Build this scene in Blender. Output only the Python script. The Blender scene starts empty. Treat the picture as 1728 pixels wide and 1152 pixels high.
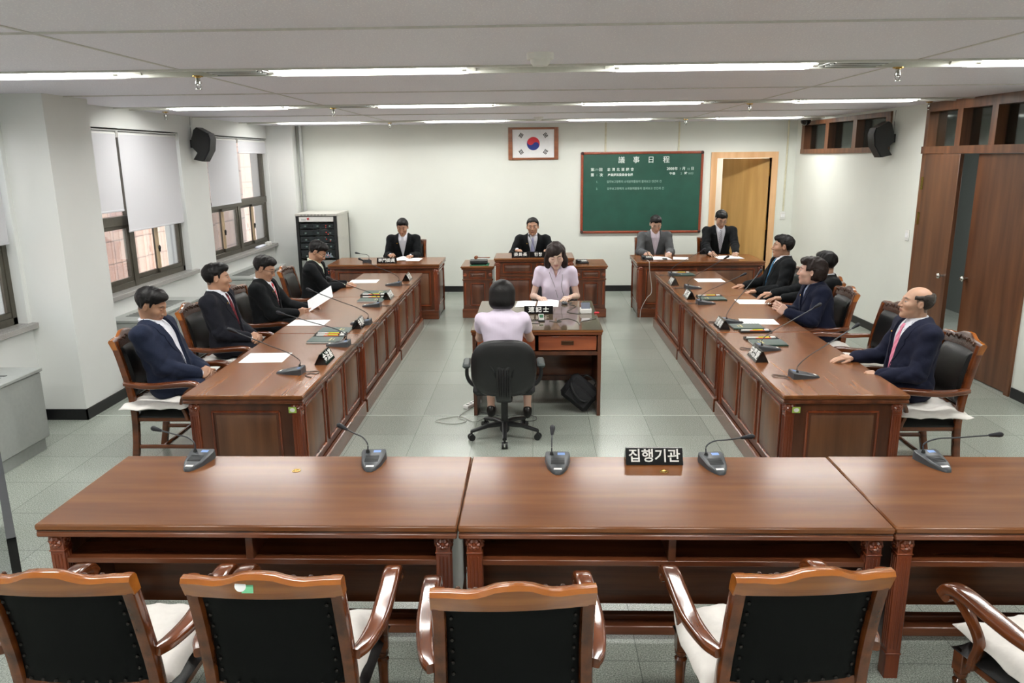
import bpy, math, random, time
import numpy as np
from mathutils import Matrix, Vector
T0=time.time()
sc=bpy.context.scene
COL=sc.collection
PI=math.pi
R=math.radians
# ---------------- camera, world, exposure ----------------
cam_d=bpy.data.cameras.new('camera'); cam=bpy.data.objects.new('camera',cam_d); COL.objects.link(cam)
cam_d.sensor_fit='HORIZONTAL'; cam_d.sensor_width=36; cam_d.lens=1300/1728*36
cam_d.clip_start=.05; cam_d.clip_end=200
H=2.28
cam.matrix_world=Matrix.Translation((0,0,H))@Matrix.Rotation(R(1.806),4,'Z')@Matrix.Rotation(R(90-13.395),4,'X')@Matrix.Rotation(R(-.58),4,'Z')
sc.camera=cam
w=bpy.data.worlds.new('world'); sc.world=w; w.use_nodes=True
w.node_tree.nodes['Background'].inputs[0].default_value=(.86,.93,1,1)
w.node_tree.nodes['Background'].inputs[1].default_value=3.0
vs=sc.view_settings; vs.view_transform='Standard'; vs.look='None'; vs.gamma=1; vs.exposure=0.0; vs.use_curve_mapping=False
try: sc.cycles.max_bounces=6; sc.cycles.diffuse_bounces=4; sc.cycles.glossy_bounces=3; sc.cycles.caustics_reflective=False; sc.cycles.caustics_refractive=False
except Exception: pass
CEIL=2.84
sund=bpy.data.lights.new('sun','SUN');sund.energy=5;sund.angle=R(1);sund.color=(1,.96,.9);sun=bpy.data.objects.new('sun',sund);COL.objects.link(sun);sun.rotation_euler=(0,R(48),R(-20))
# fluorescent fixtures: rows (y) and columns (x); the area lamp sits inside each recessed trough
LROWS=[-1.85,1.65,5.2,8.55,12.1]; LCOLS=[-3.3,-1.06,1.13,3.36]
for ly in LROWS:
    for lx in LCOLS:
        ld=bpy.data.lights.new('tube_light','AREA'); ld.shape='RECTANGLE'; ld.size=1.28; ld.size_y=.2
        ld.energy={-1.85:28,1.65:42}.get(ly,47); ld.color=(1,.99,.965)
        lo=bpy.data.objects.new('tube_light',ld); COL.objects.link(lo); lo.location=(lx,ly,CEIL+.012)

# ---------------- mesh helpers ----------------
class MB:
    def __init__(s): s.v=[];s.f=[];s.m=[];s.sm=[];s.T=Matrix()
    def add(s,vs,fs,mat=0,smooth=False):
        o=len(s.v);T=s.T
        s.v.extend([tuple(T@Vector(p)) for p in vs])
        fl=T.determinant()<0
        for f in fs:
            s.f.append(tuple(o+i for i in (reversed(f) if fl else f)));s.m.append(mat);s.sm.append(smooth)
        return s
    def box(s,x0,x1,y0,y1,z0,z1,mat=0,c=0.0):
        if x0>x1:x0,x1=x1,x0
        if y0>y1:y0,y1=y1,y0
        if z0>z1:z0,z1=z1,z0
        c=min(c,(x1-x0)*.45,(y1-y0)*.45,(z1-z0)*.45)
        if c<=0:
            v=[(x0,y0,z0),(x1,y0,z0),(x1,y1,z0),(x0,y1,z0),(x0,y0,z1),(x1,y0,z1),(x1,y1,z1),(x0,y1,z1)]
            return s.add(v,[(0,3,2,1),(4,5,6,7),(0,1,5,4),(1,2,6,5),(2,3,7,6),(3,0,4,7)],mat)
        v=[];ix={}
        X=(x0,x1);Y=(y0,y1);Z=(z0,z1);sg=(1,-1)
        for a in (0,1):
            for b in (0,1):
                for d in (0,1):
                    for k in range(3):
                        p=[X[a]+sg[a]*c,Y[b]+sg[b]*c,Z[d]+sg[d]*c]
                        p[k]=(X,Y,Z)[k][(a,b,d)[k]]
                        ix[(a,b,d,k)]=len(v);v.append(tuple(p))
        fs=[]
        cen=Vector(((x0+x1)/2,(y0+y1)/2,(z0+z1)/2))
        def q(l):
            P=[Vector(v[i]) for i in l]
            n=(P[1]-P[0]).cross(P[2]-P[0])
            m=sum(P,Vector())/len(P)-cen
            fs.append(tuple(l) if n.dot(m)>0 else tuple(reversed(l)))
        for a in (0,1):
            q([ix[(a,0,0,0)],ix[(a,1,0,0)],ix[(a,1,1,0)],ix[(a,0,1,0)]])
            q([ix[(0,a,0,1)],ix[(1,a,0,1)],ix[(1,a,1,1)],ix[(0,a,1,1)]])
            q([ix[(0,0,a,2)],ix[(1,0,a,2)],ix[(1,1,a,2)],ix[(0,1,a,2)]])
            for b in (0,1):
                q([ix[(a,b,0,0)],ix[(a,b,1,0)],ix[(a,b,1,1)],ix[(a,b,0,1)]])
                q([ix[(a,0,b,0)],ix[(a,1,b,0)],ix[(a,1,b,2)],ix[(a,0,b,2)]])
                q([ix[(0,a,b,1)],ix[(1,a,b,1)],ix[(1,a,b,2)],ix[(0,a,b,2)]])
                for d in (0,1): q([ix[(a,b,d,0)],ix[(a,b,d,1)],ix[(a,b,d,2)]])
        return s.add(v,fs,mat)
    def sweep(s,path,wh,n=12,up=(0,0,1),mat=0,e=2.0,cap=True,smooth=True):
        """path points, (w,h) full sizes across side and up; superellipse exponent e"""
        P=[Vector(p) for p in path];N=len(P);vs=[]
        if not isinstance(wh,list): wh=[wh]*N
        up=Vector(up).normalized();ps=None
        for i in range(N):
            t=(P[min(i+1,N-1)]-P[max(i-1,0)]).normalized()
            sd=t.cross(up)
            if sd.length<.05: sd=ps if ps else t.cross(Vector((0,1,0)) if abs(t.y)<.9 else Vector((1,0,0)))
            sd.normalize();ps=sd
            u=sd.cross(t).normalized()
            w_,h_=wh[i]
            for k in range(n):
                a=2*PI*(k+.5)/n;ca,sa=math.cos(a),math.sin(a)
                x=math.copysign(abs(ca)**(2/e),ca)*w_/2;y=math.copysign(abs(sa)**(2/e),sa)*h_/2
                vs.append(P[i]+sd*x+u*y)
        fs=[]
        for i in range(N-1):
            for k in range(n):
                a=i*n+k;b=i*n+(k+1)%n
                fs.append((a,b,b+n,a+n))
        if cap: fs.append(tuple(range(n-1,-1,-1)));fs.append(tuple((N-1)*n+k for k in range(n)))
        # orientation check
        return s.add([tuple(p) for p in vs],fs,mat,smooth)
    def tube(s,path,r,n=8,mat=0,cap=True):
        if not isinstance(r,list): r=[r]*len(path)
        return s.sweep(path,[(2*q,2*q) for q in r],n=n,mat=mat,cap=cap)
    def cyl(s,p0,p1,r0,r1=None,n=16,mat=0):
        return s.tube([p0,p1],[r0,r0 if r1 is None else r1],n=n,mat=mat)
    def lathe(s,c,prof,n=16,mat=0,axis='z'):
        vs=[];fs=[];c=Vector(c)
        for r,z in prof:
            for k in range(n):
                a=2*PI*k/n;x,y=r*math.cos(a),r*math.sin(a)
                if axis=='z': p=(x,y,z)
                elif axis=='y': p=(x,-z if False else z,y) if False else (y,z,x)
                else: p=(z,x,y)
                vs.append(tuple(c+Vector(p)))
        for i in range(len(prof)-1):
            for k in range(n):
                a=i*n+k;b=i*n+(k+1)%n
                fs.append((a,b,b+n,a+n))
        fs.append(tuple(range(n-1,-1,-1)));fs.append(tuple((len(prof)-1)*n+k for k in range(n)))
        return s.add(vs,fs,mat,True)
    def ell(s,c,r,n=12,m=8,mat=0):
        vs=[];fs=[]
        for i in range(1,m):
            t=PI*i/m
            for k in range(n):
                a=2*PI*k/n
                vs.append((c[0]+r[0]*math.sin(t)*math.cos(a),c[1]+r[1]*math.sin(t)*math.sin(a),c[2]-r[2]*math.cos(t)))
        b=len(vs);vs.append((c[0],c[1],c[2]-r[2]));vs.append((c[0],c[1],c[2]+r[2]))
        for i in range(m-2):
            for k in range(n): fs.append((i*n+k,i*n+(k+1)%n,(i+1)*n+(k+1)%n,(i+1)*n+k))
        for k in range(n): fs.append((b,(k+1)%n,k));fs.append((b+1,(m-2)*n+k,(m-2)*n+(k+1)%n))
        return s.add(vs,fs,mat,True)
    def prism(s,poly,y0,y1,mat=0,plane='xz'):
        """poly 2D (ccw seen from -y) extruded along third axis"""
        n=len(poly)
        def P(a,b,c): return {'xz':(a,c,b),'yz':(c,a,b),'xy':(a,b,c)}[plane]
        ar=sum(poly[i][0]*poly[(i+1)%n][1]-poly[(i+1)%n][0]*poly[i][1] for i in range(n))
        if ar<0: poly=list(reversed(poly))
        vs=[P(a,b,y0) for a,b in poly]+[P(a,b,y1) for a,b in poly]
        f0=tuple(range(n));f1=tuple(range(2*n-1,n-1,-1))
        fs=[f0,f1]+[(i,i+n,(i+1)%n+n,(i+1)%n) for i in range(n)]
        # for 'xz': with y0<y1, f0 ccw in xz seen from -y -> normal -y : ok ; others flip
        if plane=='xy': fs=[tuple(reversed(f)) for f in fs]
        if plane=='yz': fs=[tuple(reversed(f)) for f in fs]
        if y1<y0: fs=[tuple(reversed(f)) for f in fs]
        return s.add(vs,fs,mat)
    def build(s,name,mats,parent=None,ang=38):
        me=bpy.data.meshes.new(name);me.from_pydata(s.v,[],s.f)
        if not isinstance(mats,(list,tuple)): mats=[mats]
        for m in mats: me.materials.append(m)
        me.polygons.foreach_set('material_index',s.m)
        me.polygons.foreach_set('use_smooth',[bool(x) for x in s.sm])
        me.update()
        try: me.set_sharp_from_angle(angle=R(ang))
        except Exception: pass
        return link(name,me,parent)
def link(name,me,parent=None):
    o=bpy.data.objects.new(name,me);COL.objects.link(o)
    if parent: o.parent=parent
    return o
def tag(o,label=None,cat=None,group=None,kind=None):
    if label:o['label']=label
    if cat:o['category']=cat
    if group:o['group']=group
    if kind:o['kind']=kind
    return o
def empty(name,loc=(0,0,0),rz=0,label=None,cat=None,group=None):
    o=bpy.data.objects.new(name,None);COL.objects.link(o);o.location=loc;o.rotation_euler=(0,0,rz);o.empty_display_size=.1
    return tag(o,label,cat,group)
def dup(o,loc=None,rz=None,label=None,group=None,parent=None):
    r=o.copy();COL.objects.link(r)
    if parent:r.parent=parent
    if loc is not None:r.location=loc
    if rz is not None:r.rotation_euler=(0,0,rz)
    if label:r['label']=label
    if group:r['group']=group
    for c in list(o.children): dup(c,parent=r)
    return r
def struct(name,mb,m,parent=None):
    o=mb.build(name,m,parent)
    if not parent:o['kind']='structure'
    return o
def catmull(pts,n=6):
    P=[Vector(p) for p in pts];P=[P[0]*2-P[1]]+P+[P[-1]*2-P[-2]];out=[]
    for i in range(1,len(P)-2):
        for k in range(n):
            t=k/n;a,b,c,d=P[i-1:i+3]
            out.append(.5*((2*b)+(c-a)*t+(2*a-5*b+4*c-d)*t*t+(3*b-a-3*c+d)*t**3))
    out.append(P[-2]);return [tuple(p) for p in out]

# ---------------- materials ----------------
def lin(c):
    return tuple((x/12.92 if x<=.04045 else ((x+.055)/1.055)**2.4) for x in c)
def rgb(r,g,b): return lin((r/255,g/255,b/255))+(1,)
def newmat(name):
    m=bpy.data.materials.new(name);m.use_nodes=True;nt=m.node_tree;b=nt.nodes['Principled BSDF'];return m,nt,b
def N(nt,t,**k):
    n=nt.nodes.new(t)
    for a,v in k.items():
        if a in n.inputs: n.inputs[a].default_value=v
        else: setattr(n,a,v)
    return n
def coords(nt,scale=(1,1,1),rot=(0,0,0),loc=(0,0,0)):
    tc=N(nt,'ShaderNodeTexCoord');mp=N(nt,'ShaderNodeMapping');nt.links.new(tc.outputs['Object'],mp.inputs[0])
    mp.inputs['Scale'].default_value=scale;mp.inputs['Rotation'].default_value=rot;mp.inputs['Location'].default_value=loc
    return mp.outputs[0]
def bump(nt,b,src,strength=.2,dist=.01):
    bp=N(nt,'ShaderNodeBump');bp.inputs['Strength'].default_value=strength;bp.inputs['Distance'].default_value=dist
    nt.links.new(src,bp.inputs['Height']);nt.links.new(bp.outputs[0],b.inputs['Normal'])
def ramp(nt,src,stops):
    r=N(nt,'ShaderNodeValToRGB');cr=r.color_ramp
    while len(cr.elements)<len(stops): cr.elements.new(.5)
    for e,(p,c) in zip(cr.elements,stops): e.position=p;e.color=c
    nt.links.new(src,r.inputs[0]);return r.outputs[0]
_M={}
def plain(name,c,rough=.6,metal=0,var=.04,scale=30,bmp=0,spec=.5,coat=0,sheen=0,emit=0):
    if name in _M:return _M[name]
    m,nt,b=newmat(name)
    n=N(nt,'ShaderNodeTexNoise');n.inputs['Scale'].default_value=scale;n.inputs['Detail'].default_value=4
    nt.links.new(coords(nt),n.inputs['Vector'])
    c0=tuple(max(0,x*(1-var*2)) for x in c[:3])+(1,);c1=tuple(min(1,x*(1+var*2)) for x in c[:3])+(1,)
    nt.links.new(ramp(nt,n.outputs[0],[(.3,c0),(.7,c1)]),b.inputs['Base Color'])
    b.inputs['Roughness'].default_value=rough;b.inputs['Metallic'].default_value=metal
    b.inputs['Specular IOR Level'].default_value=spec;b.inputs['Coat Weight'].default_value=coat
    b.inputs['Sheen Weight'].default_value=sheen
    if bmp: bump(nt,b,n.outputs[0],bmp,.004)
    if emit:
        b.inputs['Emission Color'].default_value=c;b.inputs['Emission Strength'].default_value=emit
    _M[name]=m;return m
def wood(name,dark,light,axis='x',rough=.22,scale=1,coat=.3,contrast=1,spec=.5):
    if name in _M:return _M[name]
    m,nt,b=newmat(name)
    s={'x':(1.2,14,14),'y':(14,1.2,14),'z':(14,14,1.2)}[axis];s=tuple(q*scale for q in s)
    v=coords(nt,s)
    n1=N(nt,'ShaderNodeTexNoise');n1.inputs['Scale'].default_value=1.0;n1.inputs['Detail'].default_value=3;n1.inputs['Roughness'].default_value=.4;n1.inputs['Distortion'].default_value=.1;n1.noise_dimensions='3D'
    nt.links.new(v,n1.inputs['Vector'])
    s2={'x':(6,160,160),'y':(160,6,160),'z':(160,160,6)}[axis]
    n2=N(nt,'ShaderNodeTexNoise');n2.inputs['Scale'].default_value=1;n2.inputs['Detail'].default_value=2
    nt.links.new(coords(nt,s2),n2.inputs['Vector'])
    mx=N(nt,'ShaderNodeMath',operation='MULTIPLY_ADD');nt.links.new(n2.outputs[0],mx.inputs[0]);mx.inputs[1].default_value=.15
    nt.links.new(n1.outputs[0],mx.inputs[2])
    mid=tuple((dark[i]+light[i])/2 for i in range(3))+(1,)
    a=.18/contrast
    nt.links.new(ramp(nt,mx.outputs[0],[(.575-a*1.1,dark),(.575,mid),(.575+a*1.1,light)]),b.inputs['Base Color'])
    b.inputs['Roughness'].default_value=rough;b.inputs['Coat Weight'].default_value=coat;b.inputs['Coat Roughness'].default_value=.12
    b.inputs['Specular IOR Level'].default_value=spec
    if 'top' not in name: bump(nt,b,n2.outputs[0],.014,.0004)
    _M[name]=m;return m
def glassm(name,c=(1,1,1,1),rough=.02,alpha=.15):
    if name in _M:return _M[name]
    m,nt,b=newmat(name);out=nt.nodes['Material Output']
    tr=N(nt,'ShaderNodeBsdfTransparent');tr.inputs[0].default_value=c
    gl=N(nt,'ShaderNodeBsdfGlossy');gl.inputs['Roughness'].default_value=rough
    lw=N(nt,'ShaderNodeFresnel');lw.inputs[0].default_value=1.3
    n=N(nt,'ShaderNodeTexNoise');n.inputs['Scale'].default_value=3;nt.links.new(coords(nt),n.inputs['Vector'])
    mm=N(nt,'ShaderNodeMath',operation='MULTIPLY_ADD');nt.links.new(lw.outputs[0],mm.inputs[0]);mm.inputs[1].default_value=.6;mm.inputs[2].default_value=alpha*.15
    ms=N(nt,'ShaderNodeMixShader');nt.links.new(mm.outputs[0],ms.inputs[0]);nt.links.new(tr.outputs[0],ms.inputs[1]);nt.links.new(gl.outputs[0],ms.inputs[2]);nt.links.new(ms.outputs[0],out.inputs[0])
    _M[name]=m;return m

def wallmat(name,c):
    m,nt,b=newmat(name)
    n=N(nt,'ShaderNodeTexNoise');n.inputs['Scale'].default_value=1.3;n.inputs['Detail'].default_value=4
    nt.links.new(coords(nt),n.inputs['Vector'])
    c0=tuple(x*.96 for x in c[:3])+(1,)
    nt.links.new(ramp(nt,n.outputs[0],[(.35,c0),(.65,c)]),b.inputs['Base Color'])
    n2=N(nt,'ShaderNodeTexNoise');n2.inputs['Scale'].default_value=180;nt.links.new(coords(nt,(1,1,.35)),n2.inputs['Vector'])
    bump(nt,b,n2.outputs[0],.25,.002);b.inputs['Roughness'].default_value=.55
    b.inputs['Specular IOR Level'].default_value=.3
    return m
M={}
M['wall']=wallmat('white_wallpaper',rgb(229,232,224))
M['wallL']=wallmat('white_painted_wall',rgb(226,228,225))
# ceiling
m,nt,b=newmat('textured_ceiling_board')
v1=N(nt,'ShaderNodeTexVoronoi');v1.inputs['Scale'].default_value=85;nt.links.new(coords(nt,(1,.55,1),(0,0,.5)),v1.inputs['Vector'])
n=N(nt,'ShaderNodeTexNoise');n.inputs['Scale'].default_value=120;n.inputs['Detail'].default_value=2;nt.links.new(coords(nt),n.inputs['Vector'])
nt.links.new(ramp(nt,v1.outputs['Distance'],[(.0,rgb(254,254,255)),(.17,rgb(250,249,255)),(.3,rgb(234,232,243))]),b.inputs['Base Color'])
ad=N(nt,'ShaderNodeMath',operation='SUBTRACT');nt.links.new(n.outputs[0],ad.inputs[0]);nt.links.new(v1.outputs['Distance'],ad.inputs[1])
bump(nt,b,ad.outputs[0],.5,.004);b.inputs['Roughness'].default_value=.5
M['ceil']=m
# floor
m,nt,b=newmat('terrazzo_tiles')
tc=N(nt,'ShaderNodeTexCoord');mp=N(nt,'ShaderNodeMapping');nt.links.new(tc.outputs['Object'],mp.inputs[0])
mp.inputs['Location'].default_value=(-.475+5,-.155+5-.0,0)
sp=N(nt,'ShaderNodeSeparateXYZ');nt.links.new(mp.outputs[0],sp.inputs[0])
def grout(o):
    a=N(nt,'ShaderNodeMath',operation='MULTIPLY');a.inputs[1].default_value=2;nt.links.new(o,a.inputs[0])
    f=N(nt,'ShaderNodeMath',operation='FRACT');nt.links.new(a.outputs[0],f.inputs[0])
    p=N(nt,'ShaderNodeMath',operation='PINGPONG');p.inputs[1].default_value=.5;nt.links.new(f.outputs[0],p.inputs[0])
    l=N(nt,'ShaderNodeMath',operation='LESS_THAN');l.inputs[1].default_value=.0042;nt.links.new(p.outputs[0],l.inputs[0]);return l.outputs[0],a.outputs[0]
gx,ax=grout(sp.outputs['X']);gy,ay=grout(sp.outputs['Y'])
gm=N(nt,'ShaderNodeMath',operation='MAXIMUM');nt.links.new(gx,gm.inputs[0]);nt.links.new(gy,gm.inputs[1])
fx=N(nt,'ShaderNodeMath',operation='FLOOR');nt.links.new(ax,fx.inputs[0]);fy=N(nt,'ShaderNodeMath',operation='FLOOR');nt.links.new(ay,fy.inputs[0])
cb=N(nt,'ShaderNodeCombineXYZ');nt.links.new(fx.outputs[0],cb.inputs[0]);nt.links.new(fy.outputs[0],cb.inputs[1])
wn=N(nt,'ShaderNodeTexWhiteNoise');wn.noise_dimensions='2D';nt.links.new(cb.outputs[0],wn.inputs['Vector'])
sn=N(nt,'ShaderNodeTexNoise');sn.inputs['Scale'].default_value=150;sn.inputs['Detail'].default_value=3;sn.inputs['Roughness'].default_value=.7;nt.links.new(tc.outputs['Object'],sn.inputs['Vector'])
base=ramp(nt,sn.outputs[0],[(.36,rgb(112,119,112)),(.5,rgb(156,163,153)),(.64,rgb(194,200,190))])
hs=N(nt,'ShaderNodeHueSaturation');nt.links.new(base,hs.inputs['Color'])
mr=N(nt,'ShaderNodeMapRange');mr.inputs['To Min'].default_value=.9;mr.inputs['To Max'].default_value=1.06;nt.links.new(wn.outputs['Value'],mr.inputs[0]);nt.links.new(mr.outputs[0],hs.inputs['Value'])
mx=N(nt,'ShaderNodeMixRGB');nt.links.new(gm.outputs[0],mx.inputs[0]);nt.links.new(hs.outputs[0],mx.inputs[1]);mx.inputs[2].default_value=rgb(112,118,112)
nt.links.new(mx.outputs[0],b.inputs['Base Color'])
rr=N(nt,'ShaderNodeMapRange');rr.inputs['To Min'].default_value=.16;rr.inputs['To Max'].default_value=.3;nt.links.new(sn.outputs[0],rr.inputs[0]);nt.links.new(rr.outputs[0],b.inputs['Roughness'])
M['floor']=m
WD=(rgb(52,26,15),rgb(118,66,38))
M['top']=wood('desk_top_wood',rgb(98,56,29),rgb(134,84,45),'x',.25,1,.1,.6,.38)
M['dk']=wood('desk_body_wood',rgb(66,36,22),rgb(98,56,34),'z',.28,1,.15)
M['dkx']=wood('desk_rail_wood',rgb(80,41,24),rgb(118,66,39),'x',.24,1,.2)
M['dkred']=wood('desk_post_wood',rgb(94,42,24),rgb(136,68,38),'z',.24,1,.25)
M['pan']=wood('desk_panel_veneer',rgb(84,52,32),rgb(114,74,46),'z',.36,1,.08)
M['chair']=wood('chair_walnut',rgb(76,37,16),rgb(118,61,27),'y',.14,1,.4)
M['chairh']=wood('chair_crest_wood',rgb(124,66,22),rgb(176,104,38),'x',.16,1,.4)
M['doorw']=wood('dark_door_veneer',rgb(78,47,29),rgb(106,68,43),'z',.4,.8,.05)
M['doorf']=wood('dark_door_frame',rgb(82,50,31),rgb(118,76,48),'z',.4,1,.05)
M['oak']=wood('pale_oak_door',rgb(196,152,88),rgb(218,176,110),'z',.4,.7,.05)
M['oakf']=wood('pale_door_frame',rgb(216,166,116),rgb(232,188,142),'z',.45,.7,.05)
M['flagf']=wood('flag_frame_wood',rgb(116,62,36),rgb(160,96,60),'x',.3)
M['leather']=plain('black_leather',rgb(13,14,14),.32,bmp=.15,scale=140,var=.1,spec=.35)
M['backfab']=plain('black_back_vinyl',rgb(10,12,13),.6,bmp=.1,scale=300,var=.1,spec=.12)
M['stud']=plain('dark_nail_head',rgb(46,42,40),.3,metal=.7)
M['white_cloth']=plain('white_cushion_cloth',rgb(232,228,222),.85,bmp=.6,scale=28,var=.02)
M['black']=plain('black_plastic',rgb(20,21,22),.42,var=.1)
M['blackg']=plain('black_gloss_acrylic',rgb(10,10,11),.08,var=.05)
M['micg']=plain('dark_grey_plastic',rgb(58,62,66),.4,var=.05)
M['micm']=plain('mic_grille',rgb(30,32,38),.5,metal=.3)
M['lcd']=plain('pale_blue_lcd',rgb(140,170,224),.2,var=.02)
M['white']=plain('white_plastic',rgb(232,232,228),.4,var=.01)
M['paper']=plain('white_paper',rgb(244,245,246),.8,var=.01)
M['print']=plain('paper_print',rgb(150,155,160),.8)
M['chrome']=plain('chrome_metal',rgb(190,190,185),.2,metal=1,var=.02)
M['brass']=plain('brass_metal',rgb(200,160,80),.25,metal=1,var=.03)
M['alu']=plain('aluminium_trim',rgb(200,202,200),.35,metal=.6,var=.02)
M['bar']=plain('ceiling_joint_bar',rgb(206,204,200),.5,var=.03)
M['trough']=plain('light_trough_enamel',rgb(200,200,192),.3,var=.02)
M['frame']=plain('bronze_window_frame',rgb(84,80,70),.35,metal=.4,var=.05)
M['frame2']=plain('tan_sash_stile',rgb(176,154,122),.4,var=.03)
M['blind']=plain('white_roller_blind',rgb(206,206,210),.8,var=.01,scale=200,bmp=.1)
M['base']=plain('black_baseboard',rgb(22,22,24),.4,var=.1)
M['granite']=plain('grey_granite_sill',rgb(158,156,152),.25,var=.25,scale=260)
M['radi']=plain('grey_fan_coil_cabinet',rgb(158,162,158),.4,var=.02)
M['radid']=plain('dark_grille',rgb(96,98,94),.6,var=.1)
M['green']=plain('chalkboard_green',rgb(28,76,62),.45,var=.06,scale=4)
M['chalk']=plain('white_chalk',rgb(226,232,228),.8,var=.02)
M['chalk2']=plain('faint_chalk',rgb(150,176,166),.8,var=.02)
M['red']=plain('flag_red',rgb(205,46,58),.6,var=.01)
M['blue']=plain('flag_blue',rgb(28,48,130),.6,var=.01)
M['glass']=glassm('window_glass')
M['glassd']=glassm('transom_glass',(.55,.6,.58,1),.05,.3)
M['rackg']=plain('rack_dark_panel',rgb(30,36,38),.25,var=.2,scale=14)
M['rackl']=plain('rack_light_enamel',rgb(196,194,186),.4,var=.02)
M['greenb']=plain('dark_green_book_cover',rgb(38,66,58),.4,var=.04)
M['yel']=plain('yellow_green_marker',rgb(196,214,40),.5)
M['org']=plain('orange_red_marker',rgb(214,84,48),.5)
M['dark']=plain('dark_corridor',rgb(60,66,70),.7)
M['cord']=plain('grey_cord',rgb(70,72,72),.5)
M['cordw']=plain('white_cord',rgb(190,192,186),.5)
M['greenfelt']=plain('green_felt',rgb(40,120,84),.9)
# ---------------- room shell ----------------
XL=-4.46; XR=4.5; YB=13.36; YF=-3.2
mb=MB();mb.box(XL-.1,6.3,YF-.2,14.6,-.12,0);struct('floor',mb,M['floor'])
mb=MB();mb.box(XL,XR,6.655,6.675,0.0,.0012);mb.T=Matrix()
struct('trim_1',mb,plain('pale_grout',rgb(178,185,175),.5))
# ceiling: boards between the light troughs
mb=MB();ys=[YF];half=.17
for ly in LROWS: ys+=[ly-half,ly+half]
ys.append(14.6)
for i in range(0,len(ys),2): mb.box(XL-.3,XR+.6,ys[i],ys[i+1],CEIL,CEIL+.12)
mb.box(XL-.3,XR+.6,YF,14.6,CEIL+.12,CEIL+.16)
struct('ceiling',mb,M['ceil'])
# joint bars of the ceiling grid
mb=MB()
for yy in (-3.0,0.05,3.56,6.86,10.3): mb.box(XL,XR,yy-.007,yy+.007,CEIL-.006,CEIL);mb.box(XL,XR,yy-.002,yy+.002,CEIL-.009,CEIL-.006)
for xx in (-2.23,2.33):
    for i in range(0,len(ys),2): mb.box(xx-.009,xx+.009,ys[i],min(ys[i+1],YB),CEIL-.004,CEIL)
struct('trim_2',mb,M['bar'])
mb=MB()
for ly in LROWS:
    for s in (-1,1): mb.box(XL,XR,ly+s*half-.012,ly+s*half+.012,CEIL-.012,CEIL+.05)
    mb.box(XL,XR,ly-half,ly+half,CEIL+.055,CEIL+.06)
struct('trim_3',mb,M['trough'])
EM=plain('fluorescent_tube_glow',rgb(255,255,250),.3,var=0,emit=3.5)
# fixtures
def fixture():
    t=empty('ceiling_light')
    a=MB();a.box(-.67,.67,-.13,.13,.03,.053);
    for s in (-1,1): a.prism([(s*.13,.03),(s*.155,-.0),(s*.15,0.0),(s*.122,.03)],-.67,.67,plane='yz')
    a.build('reflector_tray',M['trough'],t)
    for s in (-1,1):
        b=MB();b.cyl((-.6,s*.075,-.012),(.6,s*.075,-.012),.014,n=10);b.build('fluorescent_tube',EM,t)
        for e in (-1,1):
            c=MB();c.cyl((e*.6,s*.075,-.012),(e*.63,s*.075,-.012),.015,n=10);c.build('tube_cap',M['white'],t)
    return t
fx0=fixture();first=True
rown={1.65:'just above and behind the camera row',5.2:'in the nearest visible ceiling strip',8.55:'in the second ceiling strip',12.1:'in the ceiling strip nearest the back wall'}
coln=['leftmost','second from left','second from right','rightmost']
for ly in LROWS[2:]:
    for ci,lx in enumerate(LCOLS):
        lb='%s twin-tube recessed fluorescent light %s'%(coln[ci],rown[ly])
        if first: o=fx0;o.location=(lx,ly,CEIL+.0);tag(o,lb,'ceiling light','recessed fluorescent lights');first=False
        else: dup(fx0,(lx,ly,CEIL+.0),0,lb)
for ly in LROWS[:2]:
    for ci,lx in enumerate(LCOLS): dup(fx0,(lx,ly,CEIL+.0),0,'%s recessed fluorescent light in the strip %s'%(coln[ci],'right above the camera' if ly>0 else 'behind the camera'))
# diffusers in strips
def vent():
    t=empty('air_vent');a=MB();a.box(-.19,.19,-.15,.15,-.004,.003,c=.002);a.build('plate',M['alu'],t)
    for k in range(6):
        b=MB();b.box(-.17,.17,-.12+k*.045,-.12+k*.045+.016,-.012,-.004,c=.003);b.build('slat',M['radid'] if k%2 else M['alu'],t)
    return t
v0=vent();vl=[(-1.93,5.2,'left of the nearest strip, beside a sprinkler'),(2.03,5.2,'right in the nearest strip, beside a sprinkler'),(-1.95,8.55,'left in the second strip'),(2.05,8.55,'right in the second strip')]
for i,(x,y,l) in enumerate(vl):
    lb='slatted aluminium air vent '+l
    if i==0: v0.location=(x,y,CEIL);tag(v0,lb,'air vent','slatted ceiling vents')
    else: dup(v0,(x,y,CEIL),0,lb)
# sprinklers
def sprink():
    t=empty('sprinkler');a=MB();a.lathe((0,0,0),[(.035,0),(.035,-.006),(.018,-.01),(.018,-.012)],n=16);a.build('escutcheon',M['brass'],t)
    a=MB();a.lathe((0,0,0),[(.014,-.01),(.016,-.035),(.02,-.037),(.02,-.05),(.008,-.055),(.008,-.06)],n=12)
    for s in (-1,1): a.tube([(s*.014,0,-.05),(s*.016,0,-.065),(s*.003,0,-.082)],.003,n=6)
    a.lathe((0,0,0),[(.004,-.08),(.02,-.082),(.02,-.085),(.004,-.087)],n=16);a.build('nozzle',M['chrome'],t)
    return t
s0=sprink();sl=[(-2.23,5.3,'left of centre in the nearest light strip'),(2.36,5.35,'right of centre in the nearest light strip'),(-4.2,9.0,'by the left wall above the window blinds'),(-2.2,8.7,'left of centre in the second light strip'),(2.33,8.8,'right of centre in the second light strip'),(-2.25,12.35,'left of centre near the back wall'),(2.3,12.3,'right of centre near the back wall'),(4.37,9.05,'above the dark double door')]
for i,(x,y,l) in enumerate(sl):
    lb='chrome ceiling sprinkler '+l
    if i==0: s0.location=(x,y,CEIL-.012);tag(s0,lb,'sprinkler','ceiling sprinklers')
    else: dup(s0,(x,y,CEIL-.012 if abs(x)<4.3 else CEIL),0,lb)
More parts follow.
